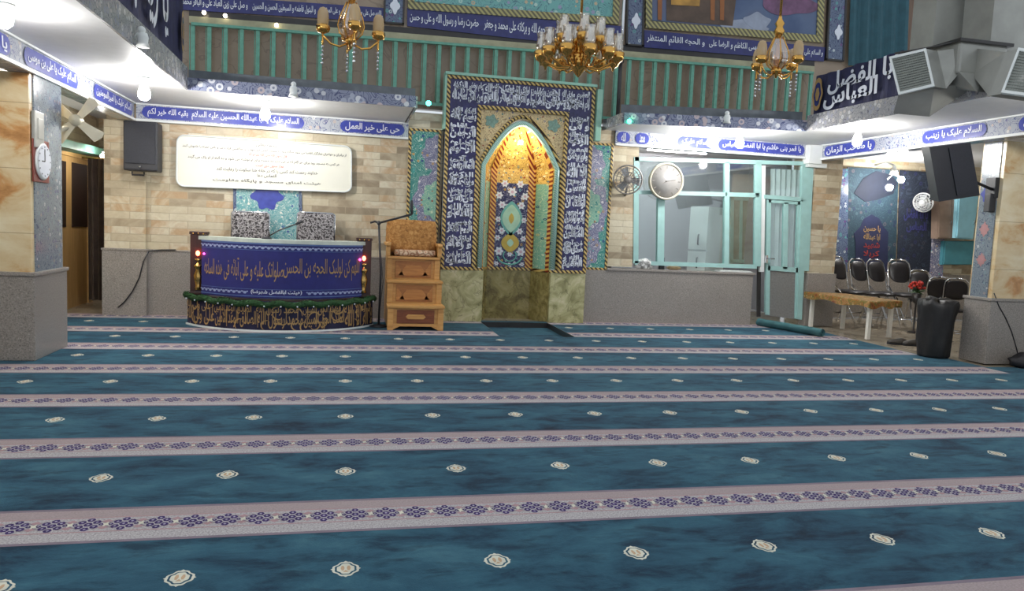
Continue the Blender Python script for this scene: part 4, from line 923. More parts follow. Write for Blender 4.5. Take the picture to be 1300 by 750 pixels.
# wooden door in the left passage
DX = -3.76
r = sthing('door_2', (DX, 11.5, 0), 'wooden double door with two dark panes in the left passage', 'door')
def xq(b, pts, X, d, mi=0):
    q = pq(pts, X=X+d); rr_ = [p-Vector((d, 0, 0)) for p in q]; return b.hexa([q[3], q[2], q[1], q[0]], [rr_[3], rr_[2], rr_[1], rr_[0]], mi)
b = B(); xq(b, [(60, 190), (117, 205), (118, 392), (66, 396)], DX, .04); obj('door_leaf', b, m_door, r)
for pts in ([(67, 201), (84, 205), (84, 288), (68, 288)], [(92, 206), (112, 210), (112, 288), (92, 288)]):
    b = B(); xq(b, pts, DX+.04, .012); obj('pane', b, plain('dark_pane', rgb(58, 46, 40), .15, var=.2), r)
b = B(); xq(b, [(60, 184), (118, 199), (118, 205), (60, 191)], DX, .07); xq(b, [(112, 205), (118, 206), (118, 392), (113, 392)], DX, .06); obj('frame', b, m_door, r)
b = B(); xq(b, [(60, 171), (136, 190), (137, 199), (60, 182)], DX, .35); struct('trim_20', b, plain('teal_lintel', rgb(112, 168, 150), .4))
b = B(); b.bbox((-3.7, 12.9, 0), (-3.1, 12.98, 2.2), .01); r = sthing('door_3', (-3.4, 12.95, 0), 'dark wooden door at the end of the left passage', 'door'); obj('door_leaf', b, m_wood_dk, r)
b = B(); b.ball((-3.2, 12.88, 1.0), .03); obj('knob', b, m_brass, r)
# dark folded sheet standing in for the shade of the passage opening
b = B(); k = 14; vs = []
pc = at(127, 300, Y=11.2)
for i in range(k+1):
    u = i/k; x = pc.x-.13+.2*u; y = 11.15+.04*math.sin(u*PI*5); vs += [(x, y, .15), (x, y, 2.05)]
b.add(vs, [(2*i, 2*i+2, 2*i+3, 2*i+1) for i in range(k)]); b.add([(v[0], v[1]+.01, v[2]) for v in vs], [(2*i, 2*i+1, 2*i+3, 2*i+2) for i in range(k)])
r = thing('passage_shade', base_of(b.v), 'dark brown sheet standing in for the shade of the passage gap beside the stone pilaster', 'curtain'); obj('fabric', b, plain('passage_shade_brown', rgb(62, 50, 42), .85, var=.25), r)
b = B(); b.tube([(pc.x-.2, 11.15, 2.06), (pc.x+.12, 11.15, 2.06)], .012); obj('rail', b, m_brass, r)
# ================================================================== CURVED PODIUM
pA, pB, pC = at(238, 411, Z=0), at(360, 421.5, Z=0), at(472, 413, Z=0)
def circ(a, b_, c):
    ax, ay, bx, by, cx, cy = a.x, a.y, b_.x, b_.y, c.x, c.y
    d = 2*(ax*(by-cy)+bx*(cy-ay)+cx*(ay-by))
    ux = ((ax*ax+ay*ay)*(by-cy)+(bx*bx+by*by)*(cy-ay)+(cx*cx+cy*cy)*(ay-by))/d
    uy = ((ax*ax+ay*ay)*(cx-bx)+(bx*bx+by*by)*(ax-cx)+(cx*cx+cy*cy)*(bx-ax))/d
    return Vector((ux, uy, 0)), math.hypot(ax-ux, ay-uy)
PC, PR = circ(pA, pB, pC)
angA = math.atan2(pA.y-PC.y, pA.x-PC.x); angC = math.atan2(pC.y-PC.y, pC.x-PC.x)
def arcpt(u, r, z): a = angA+(angC-angA)*u; return Vector((PC.x+r*math.cos(a), PC.y+r*math.sin(a), z))
pod = thing('podium', (-.75, 9.9, 0), 'curved blue eulogist podium with gold calligraphy cloth and green garland', 'podium')
def arcslab(b, u0, u1, r, z0, z1, th, n=40, mi=0, wob=None):
    vs = []
    for i in range(n+1):
        u = u0+(u1-u0)*i/n; w = wob(u) if wob else 0
        vs += [arcpt(u, r+w, z0), arcpt(u, r, z1), arcpt(u, r-th, z1), arcpt(u, r-th, z0)]
    fs = []
    for i in range(n):
        for k in range(4): fs.append((4*i+k, 4*i+(k+1) % 4, 4*i+4+(k+1) % 4, 4*i+4+k))
    fs += [(0, 3, 2, 1), (4*n, 4*n+1, 4*n+2, 4*n+3)]; b.add(vs, fs, mi)
m_podcloth = plain('royal_blue_cloth', rgb(30, 33, 104), .7, var=.12); m_skirt = plain('midnight_cloth', rgb(27, 25, 58), .8, var=.2)
RB = PR-.05
b = B(); arcslab(b, .0, 1, PR, 0, .37, .04, wob=lambda u: .012*math.sin(u*70)); sk = obj('skirt', b, m_skirt, pod); b = B(); arcslab(b, .0, 1, PR+.022, .0, .022, .012); obj('hem', b, m_white, sk)
lb = B(); f = lambda u, v: arcpt(u, PR+.016, .02+.33*v)
for i, s in enumerate(['لا اله الا الله', 'الملک الحق المبین', 'محمد رسول الله', 'الصادق الوعد الامین', 'علی ولی الله']):
    write(lb, s, f, .99-.196*(i+1), .99-.196*i-.004, .06, .70, .012); write(lb, s, f, .985-.196*(i+1), .985-.196*i-.02, .55, .97, .008)
curls(lb, f, 30, .28, 12, .12, .10); strokes(lb, f, 24, 3, (.5, .8), .0018); obj('gold_calligraphy', lb, m_gold_letter, sk)
b = B(); arcslab(b, .09, .925, RB, .40, 1.07, .03); fr = obj('front_cloth', b, m_podcloth, pod)
lb = B(); f = lambda u, v: arcpt(.09+.835*u, RB+.006, .40+.67*v)
write(lb, 'اللهم کن لولیک الحجه بن الحسن', f, .50, .97, .32, .74, .004); write(lb, 'صلواتک علیه و علی آبائه فی هذه الساعه', f, .03, .50, .30, .72, .004)
obj('gold_calligraphy', lb, m_gold_letter, fr)
lb = B(); write(lb, '(هیئت ابالفضل شهرضا)', f, .33, .60, .07, .155, .02); obj('white_caption', lb, m_letter, fr)
lb = B()
for v in (.91, .10):
    for i in range(32):
        u = (i+.5)/32
        if v < .5 and .30 < u < .63: continue
        for du, dv, s in ((0, 0, .017), (.013, .018, .009), (-.013, .018, .009)): lb.add([f(u+du+s*.6*math.cos(k*PI/3), v+dv+s*1.5*math.sin(k*PI/3)) for k in range(6)], [tuple(range(6))])
for v0, v1 in ((.97, 1.0), (.03, .045), (.865, .872), (.16, .167)):
    n = 40; vs = []
    for i in range(n+1): vs += [f(i/n, v0), f(i/n, v1)]
    lb.add(vs, [(2*i, 2*i+2, 2*i+3, 2*i+1) for i in range(n)], 1)
obj('pattern_border', lb, [plain('border_silver', rgb(150, 160, 196), .5), plain('border_blue', rgb(86, 110, 160), .5)], fr)
b = B(); arcslab(b, .07, .945, RB+.01, 1.07, 1.115, .30); obj('top_rail', b, plain('pale_top', rgb(196, 204, 194), .4), pod)
b = B(); b.prism([arcpt(i/30, PR-.045, 0) for i in range(31)]+[Vector((.3, 10.22, 0)), Vector((-1.8, 10.22, 0))], (0, 0, .38)); obj('base', b, m_wood_dk, pod)
# garland: a lumpy leafy rope with small pearls
b = B(); rn = random.Random(4); L = [arcpt(-.005+1.01*i/60, PR+.02, .37+.012*math.sin(i*.9)-.03*math.sin(PI*i/60)) for i in range(61)]
b.tube(L, .036, 10)
for i in range(1300):
    k = rn.random()*59.9; p = L[int(k)].lerp(L[int(k)+1], k % 1); a2 = rn.uniform(0, 2*PI); d = Vector((rn.uniform(-.5, .5), -abs(math.cos(a2)), math.sin(a2))).normalized(); e = d.orthogonal().normalized()*.010
    q = p+d*.032; b.add([q-e, q+d*rn.uniform(.01, .024)+Vector((rn.uniform(-.02, .02), 0, 0)), q+e], [(0, 1, 2)])
gl = obj('garland', b, plain('garland_green', rgb(34, 72, 34), .8, var=.35, scale=40), pod)
b = B()
for i in range(15): b.ball(arcpt(.03+.94*i/14, PR+.055, .335-.02*math.sin(PI*i/14)), .010, 8)
obj('pearls', b, m_letter, gl)
# end pillars with red lamps
for u, nm in ((.045, 'l'), (.962, 'r')):
    c = arcpt(u, PR-.09, 0); b = B()
    b.bbox((c.x-.095, c.y-.07, .385), (c.x+.095, c.y+.08, 1.13), .008); b.bbox((c.x-.105, c.y-.08, 1.13), (c.x+.105, c.y+.09, 1.165), .006); b.bbox((c.x-.105, c.y-.08, .385), (c.x+.105, c.y+.09, .42), .006)
    cp_ = obj('end_pillar', b, m_wood_dk, pod)
    b = B(); b.lathe([(.0, .44), (.05, .45), (.03, .49), (.045, .56), (.055, .62), (.03, .69), (.05, .73), (.055, .75), (.02, .77), (.015, .80), (.05, .83)], (c.x, c.y-.075, 0), n=14); obj('brass_lamp_stand', b, m_brass, cp_)
    b = B(); b.ball((c.x, c.y-.10, .90), .024, 14, 0, (1, 1, 1.35)); obj('red_lamp', b, m_red_glow, cp_)
    for k in range(3): b = B(); b.ball((c.x-.06+.06*k, c.y-.075, 1.14), .012, 8); obj('gilt_stud', b, m_brass, cp_)
b = B(); b.ball(arcpt(.115, RB+.014, .90), .013, 10); b.ball(arcpt(.90, RB+.014, .885), .016, 10); obj('pink_glint', b, m_pink_glow, pod)  # magenta reflections on the cloth, made as small glowing balls
# two silver chairs behind the podium
t = NT('silver_brocade'); p = t.pos('xz'); n = t.noise(p, 22, 4, .6, 1.5); vo = t.node('ShaderNodeTexVoronoi', i_Vector=p, i_Scale=26).outputs['Distance']
m_brocade = t.fin(t.ramp(t.math('ADD', t.math('MULTIPLY', n, .7), t.math('MULTIPLY', vo, .35)), [(.38, rgb(40, 36, 38)), (.48, rgb(86, 80, 80)), (.55, rgb(200, 196, 196)), (.60, rgb(96, 90, 92)), (.7, rgb(52, 48, 50))]), .35, .2)
for (xa, ya), (xb, yb), lab in (((294, 269), (341, 302), 'silver brocade chair behind the left half of the podium'), ((378, 270), (424, 306), 'silver brocade chair behind the right half of the podium')):
    YB = 10.62; p0 = at(xa, ya, Y=YB); p1 = at(xb, yb, Y=YB); x0, x1, zt = p0.x, p1.x, p0.z
    r = thing('armchair', ((x0+x1)/2, YB-.1, 0), lab, 'chair', 'silver chairs behind the podium')
    b = B(); b.bbox((x0, YB, .56), (x1, YB+.09, zt), .025); obj('backrest', b, m_brocade, r)
    b = B(); b.bbox((x0+.01, YB-.33, .44), (x1-.01, YB+.02, .54), .03); obj('seat', b, m_brocade, r)
    for lx in (x0+.03, x1-.03):
        for ly in (YB-.29, YB+.05): b = B(); b.bbox((lx-.02, ly-.02, 0), (lx+.02, ly+.02, .46), .006); obj('leg', b, m_chrome, r)
    b = B(); b.tube([(x0-.004, YB+.03, .5), (x0-.004, YB+.03, zt-.01), (x0+.03, YB+.03, zt+.012), (x1-.03, YB+.03, zt+.012), (x1+.004, YB+.03, zt-.01), (x1+.004, YB+.03, .5)], .012); obj('frame', b, m_chrome, r)
# lectern microphone on the podium
r = thing('microphone', arcpt(.42, RB-.1, 1.115), 'thin gooseneck microphone leaning between the two silver chairs', 'microphone')
p0 = arcpt(.42, RB-.15, 1.115); p2 = at(377, 284, Y=p0.y+.05)
b = B(); b.lathe([(.06, 0), (.06, .015), (.02, .03), (0, .03)], p0, n=16); obj('base', b, m_black, r)
b = B(); b.tube([p0+Vector((0, 0, .02)), p0.lerp(p2, .4)+Vector((0, 0, .03)), p2], .008); obj('neck', b, m_dark, r)
b = B(); d = (p2-p0).normalized(); b.tube([p2-d*.02, p2, p2+d*.06, p2+d*.075], [.010, .018, .018, .006], 10); obj('head', b, m_black, r)

# ================================================================== WOODEN PULPIT
X0, X1, FY = .56, 1.285, 9.69
mb = thing('pulpit', ((X0+X1)/2, 10.2, 0), 'carved oak stepped pulpit chair with armrests beside the podium', 'pulpit')
m_wood_mid = wood('brown_carved_wood', rgb(132, 82, 42), rgb(172, 116, 64), 'x', .5, 9)
steps = [(.0, .325, FY, FY+.30), (.325, .625, FY+.28, FY+.58), (.625, .93, FY+.56, 10.62)]
for i, (z0, z1, y0, y1) in enumerate(steps):
    b = B(); i0 = .035
    yb = 10.62
    b.box((X0+i0, y0+.02, z0+(.06 if i == 0 else 0)), (X1-i0, min(y1, yb), z1-.03))
    st = obj('step', b, m_wood, mb)
    b = B(); b.bbox((X0-.012 if i < 2 else X0, y0-.025, z1-.035), (X1+.012 if i < 2 else X1, y1, z1), .008); obj('tread', b, m_wood, st)
    b = B(); zz0 = z0+(.09 if i == 0 else .02); b.bbox((X0+.12, y0+.005, zz0), (X1-.12, y0+.022, z1-.06), .006); obj('carved_panel', b, m_wood_carve if i == 0 else m_wood_mid, st)
    b = B(); xm = (X0+X1)/2; zm = (zz0+z1-.06)/2
    for s in (-1, 1) if i else ():
        b.prism([(xm+s*.24, y0+.004, zz0+.02), (xm+s*.13, y0+.004, zz0+.03), (xm+s*.17, y0+.004, zm), (xm+s*.24, y0+.004, z1-.08)], (0, -.006, 0))
    if i == 0: b.prism([(xm-.13, y0+.004, zm), (xm-.10, y0+.004, zm+.03), (xm+.10, y0+.004, zm+.03), (xm+.13, y0+.004, zm), (xm+.10, y0+.004, zm-.03), (xm-.10, y0+.004, zm-.03)], (0, -.01, 0))
    else: b.prism([(xm-.2, y0+.004, zz0+.03), (xm+.2, y0+.004, zz0+.03), (xm+.1, y0+.004, zm+.05), (xm-.1, y0+.004, zm+.05)], (0, -.006, 0))
    obj('inlay', b, m_wood if i == 0 else wood('inlay_wood%d' % i, rgb(150, 96, 48), rgb(188, 132, 72), 'x'), st)
    for x in (X0, X1-.075): b = B(); b.bbox((x, y0-.005, z0), (x+.075, y0+.06, z1-.035), .008); obj('post', b, m_wood, st)
    b = B()
    if i == 0: b.bbox((X0+.07, y0, .05), (X1-.07, y0+.03, .085), .004); b.prism([(X0+.06, y0, .052), (X0+.16, y0, .052), (X0+.06, y0, .0)], (0, .04, 0)); b.prism([(X1-.06, y0, .052), (X1-.16, y0, .052), (X1-.06, y0, .0)], (0, .04, 0))
    if i == 0: obj('apron', b, m_wood, st)
for s, x in ((-1, X0), (1, X1-.03)):
    b = B(); prof = [(FY+.02, .03), (FY+.02, .3), (FY+.30, .3), (FY+.30, .6), (FY+.58, .6), (FY+.58, .93), (FY+.60, 1.06), (10.62, 1.10), (10.62, .03)]
    b.prism([(x+(.004 if s < 0 else -.004), y, z) for y, z in prof], (.03, 0, 0)); obj('side_panel', b, m_wood, mb)
    b = B(); b.bbox((x-.025, FY+.52, 1.07), (x+.055, 10.62, 1.115), .012); b.bbox((x-.01, FY+.54, .93), (x+.045, FY+.6, 1.08), .01); b.ball((x+.015, FY+.52, 1.09), .035, 12); obj('armrest', b, m_wood, mb)
b = B(); b.bbox((X0+.03, 10.56, .93), (X1-.03, 10.62, 1.33), .01); b.prism([(X0+.06, 10.56, 1.32), (X1-.06, 10.56, 1.32), ((X0+X1)/2+.1, 10.56, 1.42), ((X0+X1)/2-.1, 10.56, 1.42)], (0, .05, 0)); obj('backrest', b, m_wood, mb)
t = NT('brown_plush'); n = t.noise(t.pos(), 22, 5, .6, .8); t.bump(t.noise(t.pos(), 90, 2), .5, .01); m_plush = t.fin(t.ramp(n, [(.3, rgb(122, 80, 38)), (.5, rgb(168, 118, 62)), (.7, rgb(198, 152, 92))]), .9)
def pillow(name, c, sx, sy, sz, m, label, cat, tilt=0):
    bm = bmesh.new(); bmesh.ops.create_cube(bm, size=2); bmesh.ops.subdivide_edges(bm, edges=list(bm.edges), cuts=8, use_grid_fill=True)
    from mathutils import noise
    for v in bm.verts:
        x, y, z = v.co; k = (1-.18*(x*x)*(z*z)); yy = y*(.25+.75*math.sqrt(max(0, (1-x**4*.95)*(1-z**4*.95))))
        w = 1+.05*noise.noise(v.co*2.5)
        v.co = Vector((x*sx*(1-.06*z*z)*w, yy*sy*w+tilt*z, z*sz*(1-.05*x*x)*w))+Vector(c)
    b = B(); b.addbm(bm, 0, True); return tag(obj(name, b, m), label, cat)
q0, q1 = at(491, 279, Y=10.45), at(553, 321, Y=10.45)
pillow('cushion', ((q0.x+q1.x)/2, 10.47, (q0.z+q1.z)/2), (q1.x-q0.x)/2, .075, (q0.z-q1.z)/2+.01, m_plush, 'brown plush back cushion leaning on the pulpit backrest', 'cushion', .02)
t = NT('patterned_cloth'); p = t.pos(); vo = t.node('ShaderNodeTexVoronoi', i_Vector=p, i_Scale=16); m_pat = t.fin(t.ramp(vo.outputs['Distance'], [(.1, rgb(196, 130, 100)), (.35, rgb(222, 200, 170)), (.6, rgb(134, 84, 56)), (.8, rgb(206, 180, 150))]), .85)
pillow('seat_cushion', ((X0+X1)/2+.02, 10.34, .975), .28, .10, .045, m_pat, 'small patterned cushion lying on the pulpit seat', 'cushion')
# boom microphone stand
Ym = 10.0
s0 = at(487, 408, Y=Ym); s0 = Vector((at(485, 330, Y=Ym).x, Ym, 0)); s1 = at(481, 283, Y=Ym); s2 = at(523, 272, Y=Ym-.05); s3 = at(522.5, 260, Y=Ym-.05); s4 = at(476, 281, Y=Ym)
r = thing('microphone_stand', s0, 'black boom microphone stand between podium and pulpit', 'microphone stand')
b = B(); b.lathe([(.12, 0), (.12, .015), (.03, .03), (.014, .05)], (s0.x-.02, s0.y, 0), n=18); obj('base', b, m_black, r)
b = B(); b.tube([(s0.x-.02, s0.y, .03), (s0.x-.01, s0.y, .7), s1], .014); obj('pole', b, m_black, r)
b = B(); b.tube([s4-Vector((.06, 0, .02)), s4, s1, s2], .014); b.ball(s1, .028); obj('boom', b, m_black, r)
b = B(); b.tube([s2, s2.lerp(s3, .4), s3, s3+Vector((0, 0, .06))], [.016, .02, .024, .012], 10); obj('microphone', b, m_black, r)
b = B(); b.tube([s1, s1+Vector((.015, -.02, -.2)), Vector((s0.x+.02, Ym-.02, .6)), Vector((s0.x-.03, Ym-.03, .02))], .005, 6); obj('cable', b, m_black, r)

# ================================================================== RIGHT SIDE FURNITURE
# low table with a patterned runner
L1, L2, L3, L4 = Vector((7.42, 10.72, 0)), Vector((7.80, 10.68, 0)), Vector((7.42, 9.44, 0)), Vector((7.92, 9.56, 0))
L3 = at(1101, 430.6, Z=0); L4 = at(1128, 428, Z=0); L1 = at(1031, 414.5, Z=0); L2 = at(1060, 417, Z=0)
L1.x = 7.40; L2.x = 7.84
cx = (L1+L2+L3+L4)/4; TH = .555
r = thing('low_table', (cx.x, cx.y, 0), 'low white legged table under an orange patterned cloth', 'table')
m_twhite = plain('table_white', rgb(226, 222, 212), .4, var=.04)
for p in (L1, L2, L3, L4):
    b = B(); b.bbox((p.x-.027, p.y-.027, 0), (p.x+.027, p.y+.027, TH-.03), .006); obj('leg', b, m_twhite, r)
cn = [L3+Vector((-.10, -.10, 0)), L4+Vector((.10, -.08, 0)), L2+Vector((.10, .10, 0)), L1+Vector((-.08, .10, 0))]
b = B(); b.prism([p+Vector((0, 0, TH-.03)) for p in cn], (0, 0, .03)); obj('tabletop', b, m_twhite, r)
t = NT('orange_runner'); p = t.pos(); n = t.noise(p, 7, 3, .6, .6); vo = t.node('ShaderNodeTexVoronoi', i_Vector=p, i_Scale=13)
cc = t.ramp(n, [(.32, rgb(112, 56, 34)), (.42, rgb(156, 106, 46)), (.5, rgb(92, 92, 42)), (.58, rgb(168, 122, 72)), (.7, rgb(104, 50, 38))])
m_runner = t.fin(t.mix(t.math('LESS_THAN', vo.outputs['Distance'], .22), cc, rgb(176, 150, 104)), .85)
b = B(); topz = TH+.006; ce = sum((p for p in cn), Vector())/4
ring = []; n = 18
for i in range(4):
    for k in range(n): ring.append(cn[i].lerp(cn[(i+1) % 4], k/n))
def outp(p, d): v = (p-ce); v.z = 0; return p+v.normalized()*d
N = len(ring); vs = [p+Vector((0, 0, topz)) for p in ring]+[outp(p, .015)+Vector((0, 0, topz-.012)) for p in ring]+[outp(p, .022+.012*math.sin(i*1.7))+Vector((0, 0, topz-.095-.02*math.sin(i*.7))) for i, p in enumerate(ring)]
fs = [tuple(range(N))]+[(i, (i+1) % N, (i+1) % N+N, i+N) for i in range(N)]+[(i+N, (i+1) % N+N, (i+1) % N+2*N, i+2*N) for i in range(N)]
b.add(vs, fs); tc = obj('tablecloth', b, m_runner); tag(tc, 'orange and green patterned cloth draped over the low table', 'tablecloth')
# rolled carpet
a, c = at(963, 409, Z=.055), at(1044, 423, Z=.055)
b = B(); pts = []
d = Vector((c.x-a.x, c.y-a.y, 0)); dn = d.normalized(); e = Vector((dn.y, -dn.x, 0))
prof = [(th, .02+.045*th/(6*PI)) for th in [i*6*PI/60 for i in range(61)]]
vs = []
for p in (Vector((a.x, a.y, .066)), Vector((c.x, c.y, .066))):
    for th, rr in prof: vs.append(p+e*rr*math.cos(th)+Vector((0, 0, rr*math.sin(th))))
b.add(vs, [(i, i+1, 61+i+1, 61+i) for i in range(60)], 0, True)
vs2 = []
for p in (Vector((a.x, a.y, .066)), Vector((c.x, c.y, .066))):
    for th, rr in prof: vs2.append(p+e*(rr-.006)*math.cos(th)+Vector((0, 0, (rr-.006)*math.sin(th))))
b.add(vs2, [(i, 61+i, 61+i+1, i+1) for i in range(60)], 0, True)
b.add(vs[:61]+vs2[:61], [(i, i+1, 61+i+1, 61+i) for i in range(60)]); b.add(vs[61:]+vs2[61:], [(i, i+1, 61+i+1, 61+i) for i in range(60)])
tag(obj('rolled_mat', b, plain('roll_teal', rgb(58, 100, 104), .9, var=.15)), 'rolled teal mat lying at the carpet edge before the office door', 'rolled carpet')
# folding chairs with chrome frames
def make_chair():
    r = thing('folding_chair', (0, 0, 0), '', 'chair', 'black chairs with chrome frames'); r['_org'] = (0, 0, 0)
    b = B(); bm = bmesh.new(); bmesh.ops.create_uvsphere(bm, u_segments=20, v_segments=12, radius=1)
    for v in bm.verts: x, y, z = v.co; v.co = Vector((math.copysign(abs(x)**.7, x)*.19, y*.03+.20+.06*z+.02*x*x, .76+math.copysign(abs(z)**.7, z)*.145))
    b.addbm(bm, 0, True); obj('backrest', b, m_blackleather, r)
    b = B(); bm = bmesh.new(); bmesh.ops.create_uvsphere(bm, u_segments=20, v_segments=10, radius=1)
    for v in bm.verts: x, y, z = v.co; v.co = Vector((math.copysign(abs(x)**.6, x)*.21, math.copysign(abs(y)**.6, y)*.20-.02, .455+z*.032))
    b.addbm(bm, 0, True); obj('seat', b, m_blackleather, r)
    for s in (-1, 1):
        b = B(); b.tube([(s*.20, .30, .0), (s*.205, .14, .45), (s*.205, .20, .66), (s*.205, .24, .80), (s*.19, .265, .88), (s*.13, .275, .925), (0, .28, .935)], .012, 8); obj('back_frame', b, m_chrome, r)
        b = B(); b.tube([(s*.20, -.28, 0), (s*.205, -.05, .40), (s*.205, .16, .56)], .012, 8); obj('leg', b, m_chrome, r)
    b = B(); b.tube([(-.2, -.20, .13), (.2, -.20, .13)], .010, 6); b.tube([(-.2, .25, .14), (.2, .25, .14)], .010, 6); b.tube([(-.205, -.02, .43), (.205, -.02, .43)], .010, 6); obj('stretcher', b, m_chrome, r)
    return r
ch0 = make_chair()
spots = [((1068, 325), 11.35, .25, 'black folding chair nearest the office door, beyond the low table'),
         ((1092, 328), 11.4, .15, 'black folding chair second from the office door, beyond the low table'),
         ((1113, 329), 11.35, .05, 'black folding chair third from the office door, beyond the low table'),
         ((1137, 329), 11.1, -.25, 'black folding chair at the far end of the low table, fourth from the office door'),
         ((1160, 342), 10.95, -.5, 'black folding chair behind the small red flowers'),
         ((1189, 350), 9.55, 2.6, 'black folding chair turned away behind the black bin'),
         ((1214, 352), 9.35, 2.45, 'black folding chair beside the right pillar, behind the black bin')]
for i, ((px, py), y, rz, lab) in enumerate(spots):
    p = at(px, py, Y=y); s = max(1.0, min(1.24, p.z/.94)); loc = (p.x, y-.25*s*math.cos(rz) if abs(rz) < 1.6 else y, 0)
    if i == 0: ch0.location = loc; ch0.rotation_euler = (0, 0, rz); ch0.scale = (s*.76, s, s); ch0['label'] = lab
    else: dup(ch0, loc, rz, lab, s).scale = (s*.76, s, s)
# red flowers in a pot near the chairs
p = at(1165, 362, Y=10.2); r = thing('flower_pot', (p.x, 10.2, 0), 'small red flowers in a dark pot on a thin stand among the black chairs', 'flowers')
b = B(); b.lathe([(.09, 0), (.09, .015), (.015, .03), (.015, p.z-.30), (.05, p.z-.27), (.075, p.z-.13), (.065, p.z-.13), (.0, p.z-.16)], (p.x, 10.2, 0), n=16); obj('pot', b, m_dark, r)
b = B(); rn = random.Random(3)
for i in range(26): b.ball((p.x+rn.uniform(-.10, .10), 10.2+rn.uniform(-.08, .08), p.z+rn.uniform(-.05, .05)), .024, 7)
obj('blossoms', b, plain('red_petals', rgb(186, 52, 40), .7, var=.3), r)
b = B()
for i in range(60):
    d = Vector((rn.uniform(-1, 1), rn.uniform(-1, 1), rn.uniform(-.3, .8))).normalized(); q = Vector((p.x, 10.2, p.z-.1)); e = d.orthogonal().normalized()*.018; b.add([q-e, q+d*.13, q+e], [(0, 1, 2)])
obj('leaves', b, plain('leaf_green', rgb(52, 84, 44), .7, var=.3), r)
# black wrapped bin
bc = at(1197, 455, Z=0); bc = Vector((7.30, 8.0, 0))
from mathutils import noise as mnoise
b = B(); n = 36; prof = [(.0, .0), (.205, 0), (.215, .03), (.225, .2), (.235, .4), (.25, .56), (.275, .64), (.27, .70), (.20, .715), (0, .70)]
vs = []
for r_, h in prof:
    for j in range(n):
        a2 = 2*PI*j/n; k = 1+(.16*mnoise.noise(Vector((math.cos(a2)*2.2, math.sin(a2)*2.2, h*5)))+.06*mnoise.noise(Vector((math.cos(a2)*5, math.sin(a2)*5, h*9)))+.025*math.sin(a2*11+h*7))*(1 if h > .02 else .3)
        vs.append((bc.x+r_*.84*k*math.cos(a2), bc.y+r_*.84*k*math.sin(a2), h+(.07*mnoise.noise(Vector((math.cos(a2)*3, math.sin(a2)*3, 5))) if h > .5 else 0)))
fs = [(i*n+j, i*n+(j+1) % n, (i+1)*n+(j+1) % n, (i+1)*n+j) for i in range(len(prof)-1) for j in range(n)]
b.add(vs, fs, 0, True)
r = thing('waste_bin', (bc.x, bc.y, 0), 'tall black plastic covered bin beside the right pillar', 'bin'); obj('cover', b, plain('black_plastic_bag', rgb(26, 25, 26), .55, var=.25), r)
# shoes
sp_ = at(1150, 437, Z=0)
def shoe(dx, dy, rz, lab):
    b = B(); n = 14; vs = []
    secs = [(-.13, .028, .03), (-.11, .036, .06), (-.05, .036, .075), (.02, .042, .06), (.08, .046, .045), (.12, .034, .03), (.135, .012, .016)]
    for y, w, h in secs:
        for j in range(n): a2 = 2*PI*j/n; x = w*math.cos(a2); z = .012+max(0, math.sin(a2))*h; ca, sa = math.cos(rz), math.sin(rz); vs.append((sp_.x+dx+x*ca-y*sa, sp_.y+dy+x*sa+y*ca, z))
    k = len(secs); b.add(vs, [(i*n+j, i*n+(j+1) % n, (i+1)*n+(j+1) % n, (i+1)*n+j) for i in range(k-1) for j in range(n)]+[tuple(range(n)), tuple((k-1)*n+j for j in range(n))], 0, True)
    r = thing('shoe', (sp_.x+dx, sp_.y+dy, -.012), lab, 'shoe', 'dark shoes by the carpet edge'); obj('upper', b, plain('shoe_leather', rgb(62, 58, 54), .5), r)
    b = B(); out = [(.03, -.12), (.036, -.05), (.044, .05), (.038, .12), (0, .14), (-.038, .12), (-.044, .05), (-.036, -.05), (-.03, -.12), (0, -.14)]; ca, sa = math.cos(rz), math.sin(rz)
    b.prism([(sp_.x+dx+x*ca-y*sa, sp_.y+dy+x*sa+y*ca, -.014) for x, y in out], (0, 0, .03)); obj('sole', b, m_black, r)
shoe(-.09, .06, 1.2, 'dark shoe lying by the carpet edge, the one closer to the low table'); shoe(.07, -.04, 1.35, 'dark shoe lying by the carpet edge, the one closer to the black bin')
# bag at the foot of the right pillar
p = at(1293, 466, Z=0); crumple((p.x+.07, 7.28, .0), .19, .12, .11, 11, plain('black_bag', rgb(28, 27, 32), .6, var=.2), 'black bag slumped at the foot of the right pillar', 'bag', 'bag')
# cables
def cable(pts, r_, m, label):
    b = B(); b.tube(pts, r_, 6); tag(obj('cable', b, m), label, 'cable')
cable([at(x, y, Y=7.475) for x, y in ((1262, 372), (1268, 388), (1277, 404), (1284, 420), (1290, 440), (1293, 452))], .006, m_black, 'black cable hanging down the right pillar plinth')
yq = W-.155
cable([at(223, 317, Y=W-.06), at(205, 317, Y=W-.06), at(192, 318.5, Y=W-.07), at(189, 319, Y=W-.17)]+[at(x, y, Y=yq-.01) for x, y in ((182, 332), (177, 352), (168, 370), (158, 383), (150, 390))], .008, m_black, 'black cable drooping over the granite dado beside the podium')
